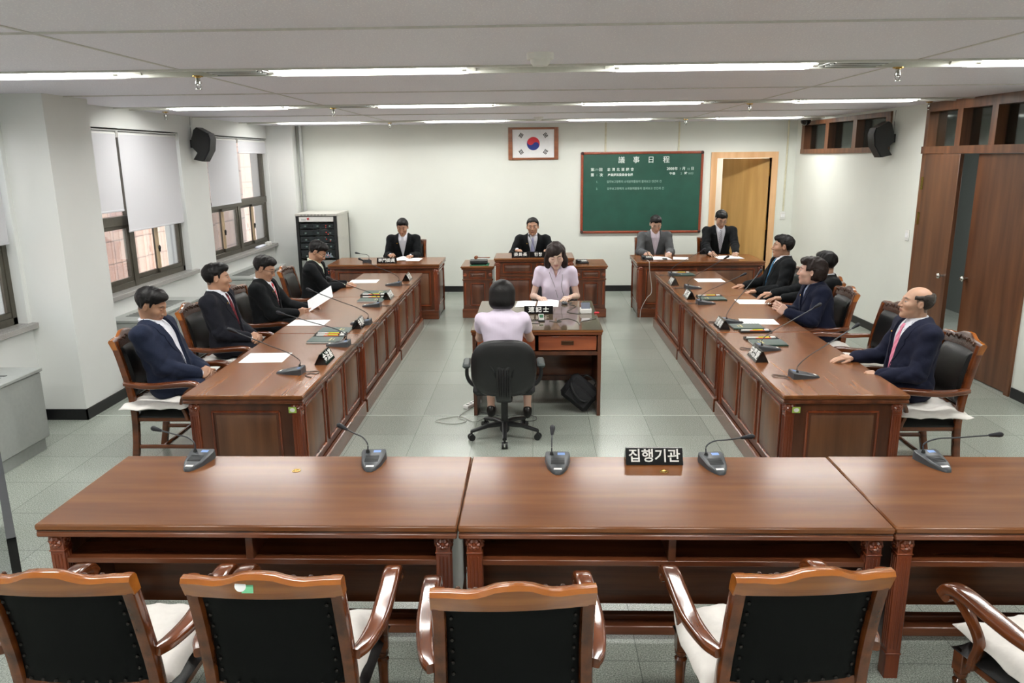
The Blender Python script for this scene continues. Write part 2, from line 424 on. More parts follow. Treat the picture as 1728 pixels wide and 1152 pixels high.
# detector near (deep housing) and far
t=empty('smoke_detector',(.03,4.5,CEIL),0,'large white round detector hanging from the ceiling, nearest the camera','detector')
a=MB();a.lathe((0,0,0),[(.075,0),(.075,-.028),(.072,-.034),(.055,-.034)],n=28);a.build('base_ring',M['white'],t)
a=MB();a.lathe((0,0,0),[(.056,-.034),(.054,-.05),(.042,-.066),(.02,-.07),(0.001,-.071)],n=28);a.build('sensor_dome',M['white'],t)
t=empty('smoke_detector',(.05,11.3,CEIL),0,'small white round detector far off near the back wall','detector')
a=MB();a.lathe((0,0,0),[(.07,0),(.07,-.02),(.05,-.03)],n=20);a.build('base_ring',M['white'],t)
a=MB();a.lathe((0,0,0),[(.045,-.03),(.04,-.05),(0.001,-.055)],n=20);a.build('sensor_dome',M['white'],t)
# dome camera
t=empty('dome_camera',(4.2,12.55,CEIL),0,'black ceiling dome camera above the pale door, by the transom','security camera')
a=MB();a.lathe((0,0,0),[(.09,0),(.09,-.03),(.08,-.035)],n=24);a.build('housing',M['white'],t)
a=MB();a.lathe((0,0,0),[(.078,-.035),(.074,-.07),(.05,-.1),(.02,-.115),(.001,-.117)],n=24);a.build('dome_cover',M['blackg'],t)

# walls
DX0,DX1,DZ=3.05,3.96,2.24       # pale door opening
mb=MB();mb.box(XL-.3,DX0,YB,YB+.15,0,CEIL+.1);mb.box(DX1,XR+.3,YB,YB+.15,0,CEIL+.1);mb.box(DX0,DX1,YB,YB+.15,DZ,CEIL+.1)
struct('wall_back',mb,M['wall'])
mb=MB();mb.box(XL-.3,XR+.3,YF-.15,YF,0,CEIL+.1);struct('wall_front',mb,M['wall'])
# left wall with windows recessed
WZ0,WZ1=.9,2.63
WIN=[(3.6,6.5),(7.35,9.84),(10.62,13.09)]
mb=MB();y=YF
for a_,b_ in WIN:
    mb.box(XL-.3,XL,y,a_,0,CEIL+.1);mb.box(XL-.3,XL,a_,b_,0,WZ0);mb.box(XL-.3,XL,a_,b_,WZ1,CEIL+.1);y=b_
mb.box(XL-.3,XL,y,YB+.15,0,CEIL+.1)
struct('wall_left',mb,M['wallL'])
mb=MB();mb.box(XL,-4.08,6.55,7.22,0,CEIL);mb.box(XL,-4.06,-.2,.5,0,CEIL);struct('wall_left_pillar',mb,M['wallL'])
mb=MB();mb.box(XL,-4.03,13.1,YB,0,CEIL);struct('wall_left_corner',mb,M['wallL'])
# right wall : slightly converging
def RW(y): return 4.56-(y-7.0)*.033
def rwbox(mb,y0,y1,z0,z1,t=.16,off=0.0,mat=0):
    a,b=RW(y0)+off,RW(y1)+off
    v=[(a,y0,z0),(a+t,y0,z0),(b+t,y1,z0),(b,y1,z0),(a,y0,z1),(a+t,y0,z1),(b+t,y1,z1),(b,y1,z1)]
    mb.add(v,[(0,3,2,1),(4,5,6,7),(0,1,5,4),(1,2,6,5),(2,3,7,6),(3,0,4,7)],mat)
DR0,DR1=7.22,9.28; TR0,TR1=10.12,13.1
mb=MB();rwbox(mb,YF-.1,DR0,0,CEIL+.1);rwbox(mb,DR1,TR0,0,CEIL+.1);rwbox(mb,TR0,TR1,0,2.32);rwbox(mb,TR1,YB+.1,0,CEIL+.1);rwbox(mb,TR0,TR1,2.78,CEIL+.1)
struct('wall_right',mb,M['wall'])
# baseboards
mb=MB();mb.box(-4.03,DX0-.1,YB-.012,YB,0,.1);mb.box(DX1+.1,4.36,YB-.012,YB,0,.1);struct('baseboard_back',mb,M['base'])
mb=MB()
for a_,b_ in ((YF,-.2),(.5,6.55),(7.22,13.1)): mb.box(XL,XL+.012,a_,b_,0,.1)
mb.box(XL,-4.068,6.538,6.55,0,.1);mb.box(-4.08,-4.068,6.538,7.232,0,.1);mb.box(XL,-4.068,7.22,7.232,0,.1);mb.box(XL,-4.018,13.088,13.1,0,.1);mb.box(-4.03,-4.018,13.088,YB,0,.1)
struct('baseboard_left',mb,M['base'])
mb=MB();rwbox(mb,YF,DR0-.02,0,.1,t=.012,off=-.012);rwbox(mb,DR1+.02,YB-.02,0,.1,t=.012,off=-.012);struct('baseboard_right',mb,M['base'])
# far side / corridor
mb=MB();mb.box(6.2,6.3,5.5,14.5,0,3.2);mb.box(4.75,6.3,5.4,5.5,0,3.2);mb.box(4.75,6.3,14.4,14.5,0,3.2);mb.box(4.7,6.3,5.4,14.5,2.95,3.05);struct('wall_corridor',mb,wallmat('grey_corridor_wall',rgb(126,130,128)))
mb=MB();mb.box(2.2,2.3,YB+.15,15.8,0,3);mb.box(4.7,4.8,YB+.15,15.8,0,3);mb.box(2.2,4.8,15.7,15.8,0,3);mb.box(2.2,4.8,YB+.15,15.8,2.75,2.85);mb.box(2.2,4.8,14.6,15.8,-.1,0)
struct('wall_back_room',mb,wallmat('dim_back_room_wall',rgb(196,190,178)))
mb=MB();mb.box(3.0,3.34,15.0,15.5,0,1.949,c=.01);o=mb.build('dark_cabinet',M['doorw']);tag(o,'dark wooden cabinet seen through the open pale door','cabinet')
t=empty('potted_plant',(3.2,15.2,1.95),0,'small green trailing plant on the dark cabinet behind the pale door','plant')
a=MB();a.lathe((0,0,0),[(.05,0),(.07,.1),(.065,.1),(.06,.09)],n=14);a.build('pot',M['white'],t)
a=MB();random.seed(4)
for k in range(46):
    an=random.random()*6.3;r=.03+random.random()*.12;z=.16-random.random()*.26
    p=Vector((math.cos(an)*r,math.sin(an)*r,z));d=Vector((math.cos(an),math.sin(an),-.5))*.06;s=Vector((-math.sin(an),math.cos(an),0))*.02
    a.add([p,p+d*.5+s,p+d,p+d*.5-s],[(0,1,2,3)])
a.build('foliage',plain('plant_leaf_green',rgb(60,120,80),.5,var=.2),t)
# outside building opposite the windows
m,nt,b=newmat('pink_granite_cladding')
bk=N(nt,'ShaderNodeTexBrick');bk.offset=0;bk.inputs['Scale'].default_value=1;bk.inputs['Brick Width'].default_value=.62;bk.inputs['Row Height'].default_value=.42;bk.inputs['Mortar Size'].default_value=.012
bk.inputs['Color1'].default_value=rgb(226,196,178);bk.inputs['Color2'].default_value=rgb(214,180,164);bk.inputs['Mortar'].default_value=rgb(160,140,130)
nt.links.new(coords(nt,(1,1,1),(0,R(90),R(90))),bk.inputs['Vector']);nt.links.new(bk.outputs[0],b.inputs['Base Color']);b.inputs['Roughness'].default_value=.5
mb=MB();mb.box(-8.2,-7.9,2,22,-3,1.55);mb.box(-8.6,-8.3,12.6,24,-3,9)
mb.box(-5.6,-5.35,12.1,14.2,-3,6);mb.box(-5.35,-5.25,12.45,12.6,-3,6)
for k in range(60): mb.cyl((-7.86,3+k*.3,-1),(-7.86,3+k*.3,1.42),.012,n=6)
o=mb.build('neighbouring_building',m);tag(o,'pink stone clad building and railing outside the left windows','building')
# windows
def window(n,y0,y1,mull,label):
    fr=MB();x=XL-.155;t=.07
    fr.box(x,x+t,y0,y1,WZ0,WZ0+.07,c=.004);fr.box(x,x+t,y0,y1,WZ1-.06,WZ1,c=.004)
    fr.box(x,x+t,y0,y0+.06,WZ0,WZ1,c=.004);fr.box(x,x+t,y1-.06,y1,WZ0,WZ1,c=.004)
    fr.box(x-.005,x+t+.01,y0,y1,1.6,1.7,c=.004)
    yc=(y0+y1)/2
    fr.box(x-.005,x+t+.005,yc-.05,yc+.05,WZ0,1.62,c=.004);fr.box(x+.01,x+.06,yc-.03,yc+.03,1.7,WZ1)
    root=struct('window_%d'%n,fr,M['frame'])
    for a_,b_ in ((y0+.06,yc-.04),(yc+.04,y1-.06)):
        mid=(a_+b_)/2
        for q,(c_,d_,xo) in enumerate(((a_,mid+.03,.0),(mid-.03,b_,.03))):
            s=MB();xx=x+.005+xo
            s.box(xx,xx+.028,c_,d_,WZ0+.07,WZ0+.12,c=.003);s.box(xx,xx+.028,c_,d_,1.56,1.6,c=.003)
            s.box(xx,xx+.028,c_,c_+.045,WZ0+.12,1.56,c=.003,mat=1 if q==1 else 0);s.box(xx,xx+.028,d_-.045,d_,WZ0+.12,1.56,c=.003)
            so=s.build('sash',[M['frame'],M['frame2']],root)
            g=MB();g.box(xx+.012,xx+.016,c_+.045,d_-.045,WZ0+.12,1.56);g.build('pane',M['glass'],so)
            if q==1:
                l=MB();l.ell((xx+.04,c_+.02,1.27),(.014,.02,.03),10,6);l.box(xx+.03,xx+.05,c_+.012,c_+.028,1.22,1.27,c=.004);l.build('latch',M['black'],so)
    g=MB();g.box(x+.03,x+.034,y0+.06,yc-.03,1.7,WZ1-.06);g.box(x+.03,x+.034,yc+.03,y1-.06,1.7,WZ1-.06);g.build('pane',M['glass'],root)
    s=MB();s.box(XL-.14,XL-.0005,y0+.001,y1-.001,WZ0+.001,WZ0+.006);s.box(XL-.0005,XL+.06,y0-.06,y1+.1,WZ0-.045,WZ0+.006,c=.004);s.build('window_sill',M['granite'],root)
    root['label']=label
window(1,*WIN[0],1,'bronze framed window nearest the camera at the left edge')
window(2,*WIN[1],1,'bronze framed window between the white pillar and the loudspeaker')
window(3,*WIN[2],1,'bronze framed window in the far left corner')
def blind(y0,y1,zb,label,tube=True):
    t=empty('roller_blind',(XL-.042,y0,WZ1-.06),0,label,'window blind','white roller blinds on the left windows')
    L=y1-y0
    a=MB();a.box(-.03,.035,0,L,.03,.045,c=.003);a.build('headrail',M['alu'],t)
    a=MB();a.cyl((0,.01,0),(0,L-.01,0),.028,n=14);a.build('roller_tube',M['white'],t)
    a=MB();z1=zb-(WZ1-.06);n=12
    vs=[];fs=[]
    for i in range(n+1):
        for xo in (.027,.0285): 
            zz=z1*i/n;vs+= [(xo,.02,zz),(xo,L-.02,zz)]
    for i in range(n):
        o=i*4
        fs+=[(o,o+1,o+5,o+4),(o+2,o+6,o+7,o+3),(o,o+4,o+6,o+2),(o+1,o+3,o+7,o+5)]
    a.add(vs,fs);a.box(.018,.034,.02,L-.02,z1-.022,z1,c=.004);a.build('blind_fabric',M['blind'],t)
    for s in (0,L):
        b=MB();b.box(-.03,.04,s-.01 if s else 0,s if s else .01,-.035,.04,c=.003);b.build('bracket',M['white'],t)
blind(3.7,6.46,1.63,'white roller blind at the left photo edge, nearest the camera')
blind(7.4,8.385,1.78,'white roller blind right beside the pillar, left half of its window')
blind(8.4,9.8,1.545,'widest lowered white roller blind, left of the loudspeaker')
blind(10.66,11.8,1.68,'white roller blind lowered low, right of the loudspeaker')
blind(11.82,13.06,2.41,'white roller blind rolled mostly up in the far left corner')
mb=MB();mb.box(-4.5,-4.44,12.25,12.62,.901,.94,c=.015);o=mb.build('folded_towel',plain('white_towel',rgb(226,228,240),.9,bmp=.5));tag(o,'folded white towel lying on the far left window sill','towel')
mb=MB();mb.box(-4.5,-4.42,12.72,12.85,.901,.96,c=.01);o=mb.build('small_box',M['white']);tag(o,'small white box on the far left window sill, behind the towel','box')
# fan coil units under windows
def fancoil(x0,x1,y0,y1,h,label):
    t=empty('fan_coil_unit',((x0+x1)/2,(y0+y1)/2,0),0,label,'heater','grey fan coil units below the windows')
    X=(x1-x0)/2;Y=(y1-y0)/2
    a=MB();a.box(-X,X,-Y,Y,.1,h-.03,c=.012);a.build('cabinet',M['radi'],t)
    a=MB();a.box(-X+.02,X-.03,-Y+.03,Y-.03,0,.1);a.build('plinth',M['radi'],t)
    a=MB();a.box(-X,X+.01,-Y-.01,Y+.01,h-.03,h,c=.006);tp=a.build('top_panel',M['radi'],t)
    a=MB()
    for k in range(14): a.box(-X*.5,X*.55,-Y*.7+k*(Y*1.4/14),-Y*.7+k*(Y*1.4/14)+Y*.05,h,h+.003)
    a.build('outlet_grille',M['radid'],tp)
    a=MB();a.box(X,X+.002,-.003,.003,.12,h-.04);a.build('panel_seam',M['radid'],t)
fancoil(XL,-3.98,4.5,5.86,.68,'grey fan coil unit at the left photo edge in front of the pillar')
fancoil(XL,-4.05,7.7,9.1,.68,'grey fan coil unit behind the two nearest men on the left')
fancoil(XL,-3.98,10.6,12.1,.68,'grey fan coil unit nearest the equipment rack')
# low glazed cabinet at left edge bottom
t=empty('display_board',(-2.985,3.92,0),R(-52.8),'pale board with dark metal edge standing at the lower left photo edge','board')
a=MB();a.box(-.7,.7,-.015,.015,.03,.48,c=.004);a.build('panel',plain('pale_grey_panel',rgb(176,178,172),.7),t)
a=MB()
for s in (-.71,.7): a.box(s,s+.012,-.02,.02,0,.5)
a.box(-.71,.712,-.02,.02,.48,.5);a.build('edge_frame',M['black'],t)
# pale door
mb=MB();mb.box(DX0-.1,DX0,YB-.02,YB+.16,0,DZ+.1);mb.box(DX1,DX1+.1,YB-.02,YB+.16,0,DZ+.1);mb.box(DX0,DX1,YB-.02,YB+.16,DZ,DZ+.1)
d=struct('door_1',mb,M['oakf']);d['label']='pale wooden door with its frame standing ajar in the back wall'
hinge=bpy.data.objects.new('door_leaf',None)
def leaf(parent,x,y,rz,wd,h,th,mat,hook=1,panels=True):
    a=MB();a.T=Matrix.Translation((x,y,0))@Matrix.Rotation(rz,4,'Z')
    a.box(0,wd*hook,-th/2,th/2,.01,h,c=.003)
    if panels:
        for s in (-1,1):
            for k in range(6):
                zz=.2+k*.34
                for q in (0,1):
                    a.box(wd*hook*.3,wd*hook*.72,s*th/2-.0015,s*th/2+.0015,zz+q*.2,zz+q*.2+.008)
    lf=a.build('door_leaf',mat,parent)
    return a.T,lf
Tm,lf=leaf(d,DX1-.0,YB+.1,R(-46),.9,DZ-.01,.04,M['oak'],-1)
k=MB();k.T=Tm
for s in (-1,1): k.cyl((-.84,s*.02,1.0),(-.84,s*.05,1.0),.011,n=10,mat=0);k.ell((-.84,s*.065,1.0),(.027,.02,.027),12,8)
k.build('door_knob',M['brass'],lf)
for z in (2.0,1.1,.3):
    h=MB();h.box(DX1-.014,DX1+.004,YB+.05,YB+.13,z-.06,z+.06);h.build('hinge',M['brass'],d)
# dark double door with transom
fr=MB()
for y0_,y1_ in ((DR0-.0,DR0+.07),(DR1-.07,DR1)): rwbox(fr,y0_,y1_,0,CEIL,t=.2,off=-.02)
rwbox(fr,DR0,DR1,2.28,2.36,t=.22,off=-.04);rwbox(fr,DR0,DR1,CEIL-.1,CEIL,t=.2,off=-.02)
for yy in (7.95,8.55): rwbox(fr,yy,yy+.1,2.36,CEIL-.1,t=.2,off=-.02)
d2=struct('door_2',fr,M['doorf']);d2['label']='dark double door with a glazed transom in the right wall'
g=MB();rwbox(g,DR0+.07,DR1-.07,2.36,CEIL-.1,t=.006,off=.08);g.build('transom_pane',M['glassd'],d2)
ga=math.atan(.033)
a=MB();a.T=Matrix.Translation((RW(DR0+.08)+.03,DR0+.075,0))@Matrix.Rotation(ga,4,'Z');a.box(-.02,.02,0,.93,.01,2.275,c=.002);l1=a.build('door_leaf',M['doorw'],d2)
k=MB();k.T=a.T;k.cyl((-.02,.87,1.0),(-.055,.87,1.0),.012,n=10);k.ell((-.07,.87,1.0),(.024,.03,.03),12,8);k.cyl((.02,.87,1.0),(.06,.87,1.0),.02,n=10);k.build('door_knob',M['chrome'],l1)
a=MB();a.T=Matrix.Translation((RW(DR1)-.0,DR1-.075,0))@Matrix.Rotation(R(-5),4,'Z');a.box(-.02,.02,-.9,0,.01,2.275,c=.002);l2=a.build('door_leaf',M['doorw'],d2)
k=MB();k.T=a.T;k.cyl((-.02,-.84,1.0),(-.055,-.84,1.0),.012,n=10);k.ell((-.07,-.84,1.0),(.024,.03,.03),12,8);k.build('door_knob',M['chrome'],l2)
for z in (1.55,1.95,.35):
    h=MB();rwbox(h,DR1-.1,DR1-.05,z-.07,z+.07,t=.01,off=-.028);h.build('hinge',M['brass'],d2)
# transom window far right wall
fr=MB();rwbox(fr,TR0,TR1,2.3,2.37,t=.2,off=-.03);rwbox(fr,TR0,TR1,2.74,2.8,t=.2,off=-.03)
for yy in (TR0,TR0+.95,TR0+1.9,TR1-.12): rwbox(fr,yy,yy+.12,2.37,2.74,t=.19,off=-.025)
w4=struct('window_4',fr,M['doorf']);w4['label']='high brown framed transom window above the far right wall'
g=MB();rwbox(g,TR0+.1,TR1-.1,2.37,2.74,t=.006,off=.08);g.build('pane',M['glassd'],w4)
# loudspeakers
def speaker(loc,rz,label):
    t=empty('loudspeaker',loc,rz,label,'loudspeaker','black wall loudspeakers')
    # local: +y out from wall toward the room, tilted; profile in yz, width x
    pr=[(.1,.2),(.05,.03),(.06,-.06),(.13,-.14),(.06,-.24),(.2,-.27),(.31,-.1),(.335,.06),(.31,.15),(.15,.24)]
    a=MB();a.prism(pr,-.12,.12,plane='yz');a.build('cabinet',M['black'],t)
    a=MB();a.prism([(.205,-.265),(.31,-.1),(.335,.06),(.31,.15),(.322,.152),(.348,.06),(.322,-.105),(.215,-.272)],-.11,.11,plane='yz');a.build('front_grille',M['micm'],t)
    a=MB();a.box(-.05,.05,-.0,.02,-.06,.06,c=.004);a.cyl((0,.01,0),(0,.1,.02),.02,n=10);a.build('wall_bracket',M['black'],t)
    a=MB();a.tube(catmull([(0,.01,.06),(.01,.012,.2),(.0,.012,.4)],5),.003,n=6);a.build('cable',M['black'],t);t.scale=(.84,.84,.84)
speaker((XL,10.2,2.5),R(-90),'black angled loudspeaker on the left wall between the windows')
speaker((RW(10.2),10.02,2.47),R(90),'black angled loudspeaker beside the transom on the right wall')
# conduits and switches
mb=MB();mb.tube([(-3.96,YB-.04,CEIL),(-3.96,YB-.04,1.42)],.035,n=12);o=mb.build('conduit_pipe',M['alu']);tag(o,'grey vertical conduit pipe above the equipment rack in the far left corner','pipe')
for x,z0,l in ((1.18,2.36,'cream cable duct above the left part of the chalkboard'),(2.4,2.36,'cream cable duct above the right part of the chalkboard'),(4.2,1.36,'long cream cable duct right of the pale door')):
    mb=MB();mb.box(x-.014,x+.014,YB-.012,YB,z0,CEIL,c=.003);o=mb.build('cable_duct',plain('cream_duct',rgb(214,210,184),.5));tag(o,l,'cable duct','cream cable ducts')
def switch(T,label):
    t=empty('wall_switch',(0,0,0),0,label,'switch');t.matrix_world=T
    a=MB();a.box(-.045,.045,-.012,0,-.065,.065,c=.004);a.build('plate',M['white'],t)
    for s in (-1,1):
        b=MB();b.box(s*.002,s*.03,-.018,-.012,-.03,.03,c=.003);b.build('rocker',M['paper'],t)
switch(Matrix.Translation((4.2,YB,1.28)),'white wall switch at the foot of the cream duct right of the pale door')
switch(Matrix.Translation((RW(9.45),9.45,1.33))@Matrix.Rotation(R(-90),4,'Z'),'white wall switch beside the dark double door')

# flag (framed)
def frame_z(p): return p
t=empty('framed_flag',(-.03,YB,2.51),0,'framed flag with red and blue circle high on the back wall','flag')
W_,H_=.84,.53
a=MB()
for s in (-1,1):
    a.box(s*(W_/2-.07),s*W_/2,-.03,0,-H_/2,H_/2,c=.004);a.box(-W_/2+.07,W_/2-.07,-.022,0,s*(H_/2-.035),s*H_/2,c=.003)
a.build('frame',M['flagf'],t)
a=MB();a.box(-W_/2+.07,W_/2-.07,-.012,-.002,-H_/2+.03,H_/2-.03);fl=a.build('flag_sheet',M['paper'],t)
rr_=.108;y_=-.0135;ang=-math.atan2(2,3)
def rot2(x,z,a): return (x*math.cos(a)-z*math.sin(a),x*math.sin(a)+z*math.cos(a))
def half(sign):
    pts=[]
    for k in range(25):
        an=PI*k/24;pts.append((rr_*math.cos(an),sign*rr_*math.sin(an)))
    # from (-r,0) back to (r,0) along S: circle r/2
    for k in range(1,12):
        an=PI-PI*k/12;pts.append((-rr_/2+rr_/2*math.cos(an),-rr_/2*math.sin(an)))
    for k in range(0,12):
        an=PI-PI*k/12;pts.append((rr_/2+rr_/2*math.cos(an),rr_/2*math.sin(an)))
    return [rot2(x,z,ang) for x,z in pts]
def tri_fan_poly(mb,pts,y,mat=0):
    v=[(x,y,z) for x,z in pts];n=len(v)
    ar=sum(pts[i][0]*pts[(i+1)%n][1]-pts[(i+1)%n][0]*pts[i][1] for i in range(n))
    mb.add(v,[tuple(range(n)) if ar>0 else tuple(range(n-1,-1,-1))],mat)
a=MB();tri_fan_poly(a,half(1),y_);a.build('red_half_circle',M['red'],fl)
a=MB();tri_fan_poly(a,half(-1),y_);a.build('blue_half_circle',M['blue'],fl)
tri={(-1,1):(1,1,1),(1,1):(0,1,0),(-1,-1):(1,0,1),(1,-1):(0,0,0)}
for (sx,sz),br in tri.items():
    a=MB();cx_,cz_=sx*.205,sz*.135;an=math.atan2(sz*2,sx*3)
    for k,b_ in enumerate(br):
        off=(k-1)*.022
        segs=[(-.036,.036)] if b_ else [(-.036,-.003),(.003,.036)]
        for s0_,s1_ in segs:
            pts=[]
            for (u,v_) in ((off-.0075,s0_),(off+.0075,s0_),(off+.0075,s1_),(off-.0075,s1_)):
                x,z=rot2(u,v_,an);pts.append((cx_+x,cz_+z))
            tri_fan_poly(a,pts,y_)
    a.build('black_bar_trigram',M['black'],fl)

# text helper
FONTCACHE={}
def text(s,size,mat,parent=None,T=None,name='lettering',bold=.0,ext=.0008,align='CENTER',sx=1.0,spacing=1.0):
    c=bpy.data.curves.new('t','FONT');c.body=s;c.size=size;c.align_x=align;c.align_y='CENTER';c.extrude=ext;c.offset=bold;c.space_character=spacing;c.resolution_u=2
    o=bpy.data.objects.new('t',c);COL.objects.link(o)
    dg=bpy.context.evaluated_depsgraph_get();me=bpy.data.meshes.new_from_object(o.evaluated_get(dg))
    bpy.data.objects.remove(o);bpy.data.curves.remove(c)
    me.materials.clear();me.materials.append(mat)
    if sx!=1: me.transform(Matrix.Diagonal((sx,1,1,1)))
    if T is not None: me.transform(T)
    return link(name,me,parent)
RX=Matrix.Rotation(R(90),4,'X')
# chalkboard
t=empty('chalkboard',(1.795,YB,1.685),0,'large green chalkboard with white writing on the back wall','chalkboard')
W_,H_=2.05,1.36
a=MB();a.box(-W_/2+.03,W_/2-.03,-.03,-.0,-H_/2+.03,H_/2-.03);bd=a.build('board_surface',M['green'],t)
a=MB()
for s in (-1,1):
    a.sweep([(s*(W_/2-.022),-.02,-H_/2+.05),(s*(W_/2-.022),-.02,H_/2-.05)],(.044,.045),n=12,e=3,up=(0,1,0));a.sweep([(-W_/2+.05,-.02,s*(H_/2-.022)),(W_/2-.05,-.02,s*(H_/2-.022))],(.045,.044),n=12,e=3)
a.build('frame',plain('reddish_wood_frame',rgb(140,66,44),.3,var=.1),t)
for sx in (-1,1):
    for sz in (-1,1):
        a=MB();a.box(sx*(W_/2-.055),sx*(W_/2+.002),-.048,0,sz*(H_/2-.055),sz*(H_/2+.002),c=.015);a.build('corner_cap',plain('dark_corner',rgb(60,30,30),.3),t)
def chalk(s,x,z,size,mat='chalk',bold=.006,sp=1.0,sx=1.0,nm='chalk_lettering'):
    text(s,size,M[mat],bd,Matrix.Translation((x,-.031,z))@RX,nm,min(bold*size*4,.0009),.0005,sx=sx,spacing=sp)
for i,ch in enumerate('議事日程'): chalk(ch,-.345+i*.246+(.01 if i>2 else 0),.537,.115)
chalk('第',-.83,.385,.058);chalk('279',-.765,.385,.05,'chalk2',.001);chalk('回',-.69,.385,.058)
for i,ch in enumerate('忠淸北道議會'): chalk(ch,-.555+i*.0785,.385,.056)
chalk('第',-.83,.298,.058);chalk('1',-.755,.298,.05,'chalk2',.001);chalk('次',-.68,.298,.058)
chalk('産業經濟委員會會議',-.36,.298,.047,sx=1.0,bold=.004)
chalk('2008',.475,.392,.062,bold=.008);chalk('年',.57,.39,.056);chalk('7',.64,.385,.055,'chalk2',.002);chalk('月',.70,.392,.056);chalk('10',.775,.385,.05,'chalk2',.002);chalk('日',.845,.392,.056)
chalk('午後',.51,.312,.05,bold=.004);chalk('2',.66,.312,.05,'chalk2',.002);chalk('時',.735,.314,.05);chalk('00分',.82,.312,.045,'chalk2',.003)
chalk('1.',-.75,.185,.05,'chalk2',.002);chalk('2.',-.75,.07,.05,'chalk2',.002)
chalk('업무보고청취의 소위원회활동의 결과보고 안건의 건',-.125,.185,.047,'chalk2',.003,sx=.92)
chalk('업무보고청취의 소위원회활동의 결과보고 안건의 건',-.1,.07,.047,'chalk2',.003,sx=.96)

# equipment rack
t=empty('equipment_rack',(-3.53,12.85,0),0,'tall grey equipment rack with dark front in the far left corner','equipment rack')
a=MB();a.box(-.33,-.29,-.42,.4,.05,1.4);a.box(.29,.33,-.42,.4,.05,1.4);a.box(-.33,.33,.36,.4,.05,1.4);a.build('side_panels',M['rackl'],t)
a=MB();a.box(-.34,.34,-.43,.41,1.4,1.44,c=.004);tp=a.build('top_panel',M['rackl'],t)
a=MB();
for k in range(8): a.box(-.25+k*.055,-.215+k*.055,-.4325,-.428,1.413,1.423)
a.build('vent_slot',M['radid'],tp)
a=MB();a.box(-.28,.28,-.425,-.4,1.31,1.39,c=.003);hd=a.build('header_panel',M['white'],t)
text('inter',.04,M['print'],hd,Matrix.Translation((-.2,-.4255,1.345))@RX,'logo_lettering',.001,.0004);text('M',.05,M['red'],hd,Matrix.Translation((-.13,-.4255,1.355))@RX,'logo_mark',.002,.0004)
a=MB();a.box(-.33,-.285,-.43,-.39,.05,1.4);a.box(.285,.33,-.43,-.39,.05,1.4);a.box(-.33,.33,-.42,-.4,.0,.08);a.build('front_posts',M['black'],t)
units=[(1.2,.09),(1.09,.1),(.98,.1),(.87,.1),(.72,.14),(.57,.12),(.45,.1),(.33,.1),(.2,.11),(.09,.1)]
for i,(z,h) in enumerate(units):
    a=MB();a.box(-.28,.28,-.415,-.36,z,z+h-.008,c=.002);u=a.build('equipment_unit',M['radi'] if i==5 else M['rackg'],t)
    if i==5:
        for k in range(3):
            b_=MB();b_.lathe((-.03+k*.05,-.415,z+.04),[(.014,0),(.012,-.015)],n=10,axis='y');b_.build('knob',M['alu'],u)
    else:
        b_=MB()
        for k in range(3): b_.box(-.2+k*.2,-.17+k*.2,-.418,-.415,z+.03,z+.05)
        b_.build('display_strip',[plain('rack_display',rgb(110,130,124),.3)],u)
        b_=MB();b_.ell((.15,-.417,z+.05),(.007,.004,.007),8,6);b_.ell((.15+.03*(i%3),-.417,z+.02),(.006,.004,.006),8,6);b_.build('indicator_lamp',plain('red_indicator',rgb(230,60,40),.4,emit=.6),u)
a=MB();a.box(.05,.24,-.42,-.414,.74,.745,);
for k in range(7): a.box(.07+k*.022,.076+k*.022,-.42,-.414,.76,.78+.05*((k*7)%5)/4)
a.build('level_meter',plain('meter_glow',rgb(210,220,235),.4,emit=.4),t)

for nm_,lc,sz,en in (('corridor_fill',(5.5,8.6,2.9),.5,90),('back_room_fill',(4.2,14.6,2.7),.5,65)):
    ld=bpy.data.lights.new(nm_,'AREA');ld.size=sz;ld.energy=en;lo=bpy.data.objects.new(nm_,ld);COL.objects.link(lo);lo.location=lc  # added fill lights that brighten the corridor and the back room
M['carved']=plain('dark_carved_walnut',rgb(66,38,22),.3,var=.25,scale=90,bmp=.6)
# ---------------- desks ----------------
def raised_panel(mb,cx,cz,w,h,y,s,mat=0,mat2=1):
    """moulded raised panel on a face whose outward direction is s*y"""
    b=.018;d=s*.009
    for q in (-1,1):
        mb.sweep([(cx+q*(w/2),y+d*.3,cz-h/2),(cx+q*(w/2),y+d*.3,cz+h/2)],(b,.022),n=8,up=(0,1,0),mat=mat)
        mb.sweep([(cx-w/2,y+d*.3,cz+q*h/2),(cx+w/2,y+d*.3,cz+q*h/2)],(.022,b),n=8,mat=mat)
    w2,h2=w-.05,h-.05;w3,h3=w2-.05,h2-.05
    v=[(cx+a*w2/2,y,cz+c*h2/2) for a,c in ((-1,-1),(1,-1),(1,1),(-1,1))]+[(cx+a*w3/2,y+s*.012,cz+c*h3/2) for a,c in ((-1,-1),(1,-1),(1,1),(-1,1))]
    f=[(0,1,5,4),(1,2,6,5),(2,3,7,6),(3,0,4,7),(4,5,6,7)]
    if s>0: f=[tuple(reversed(q)) for q in f]
    mb.add(v,f,mat2)
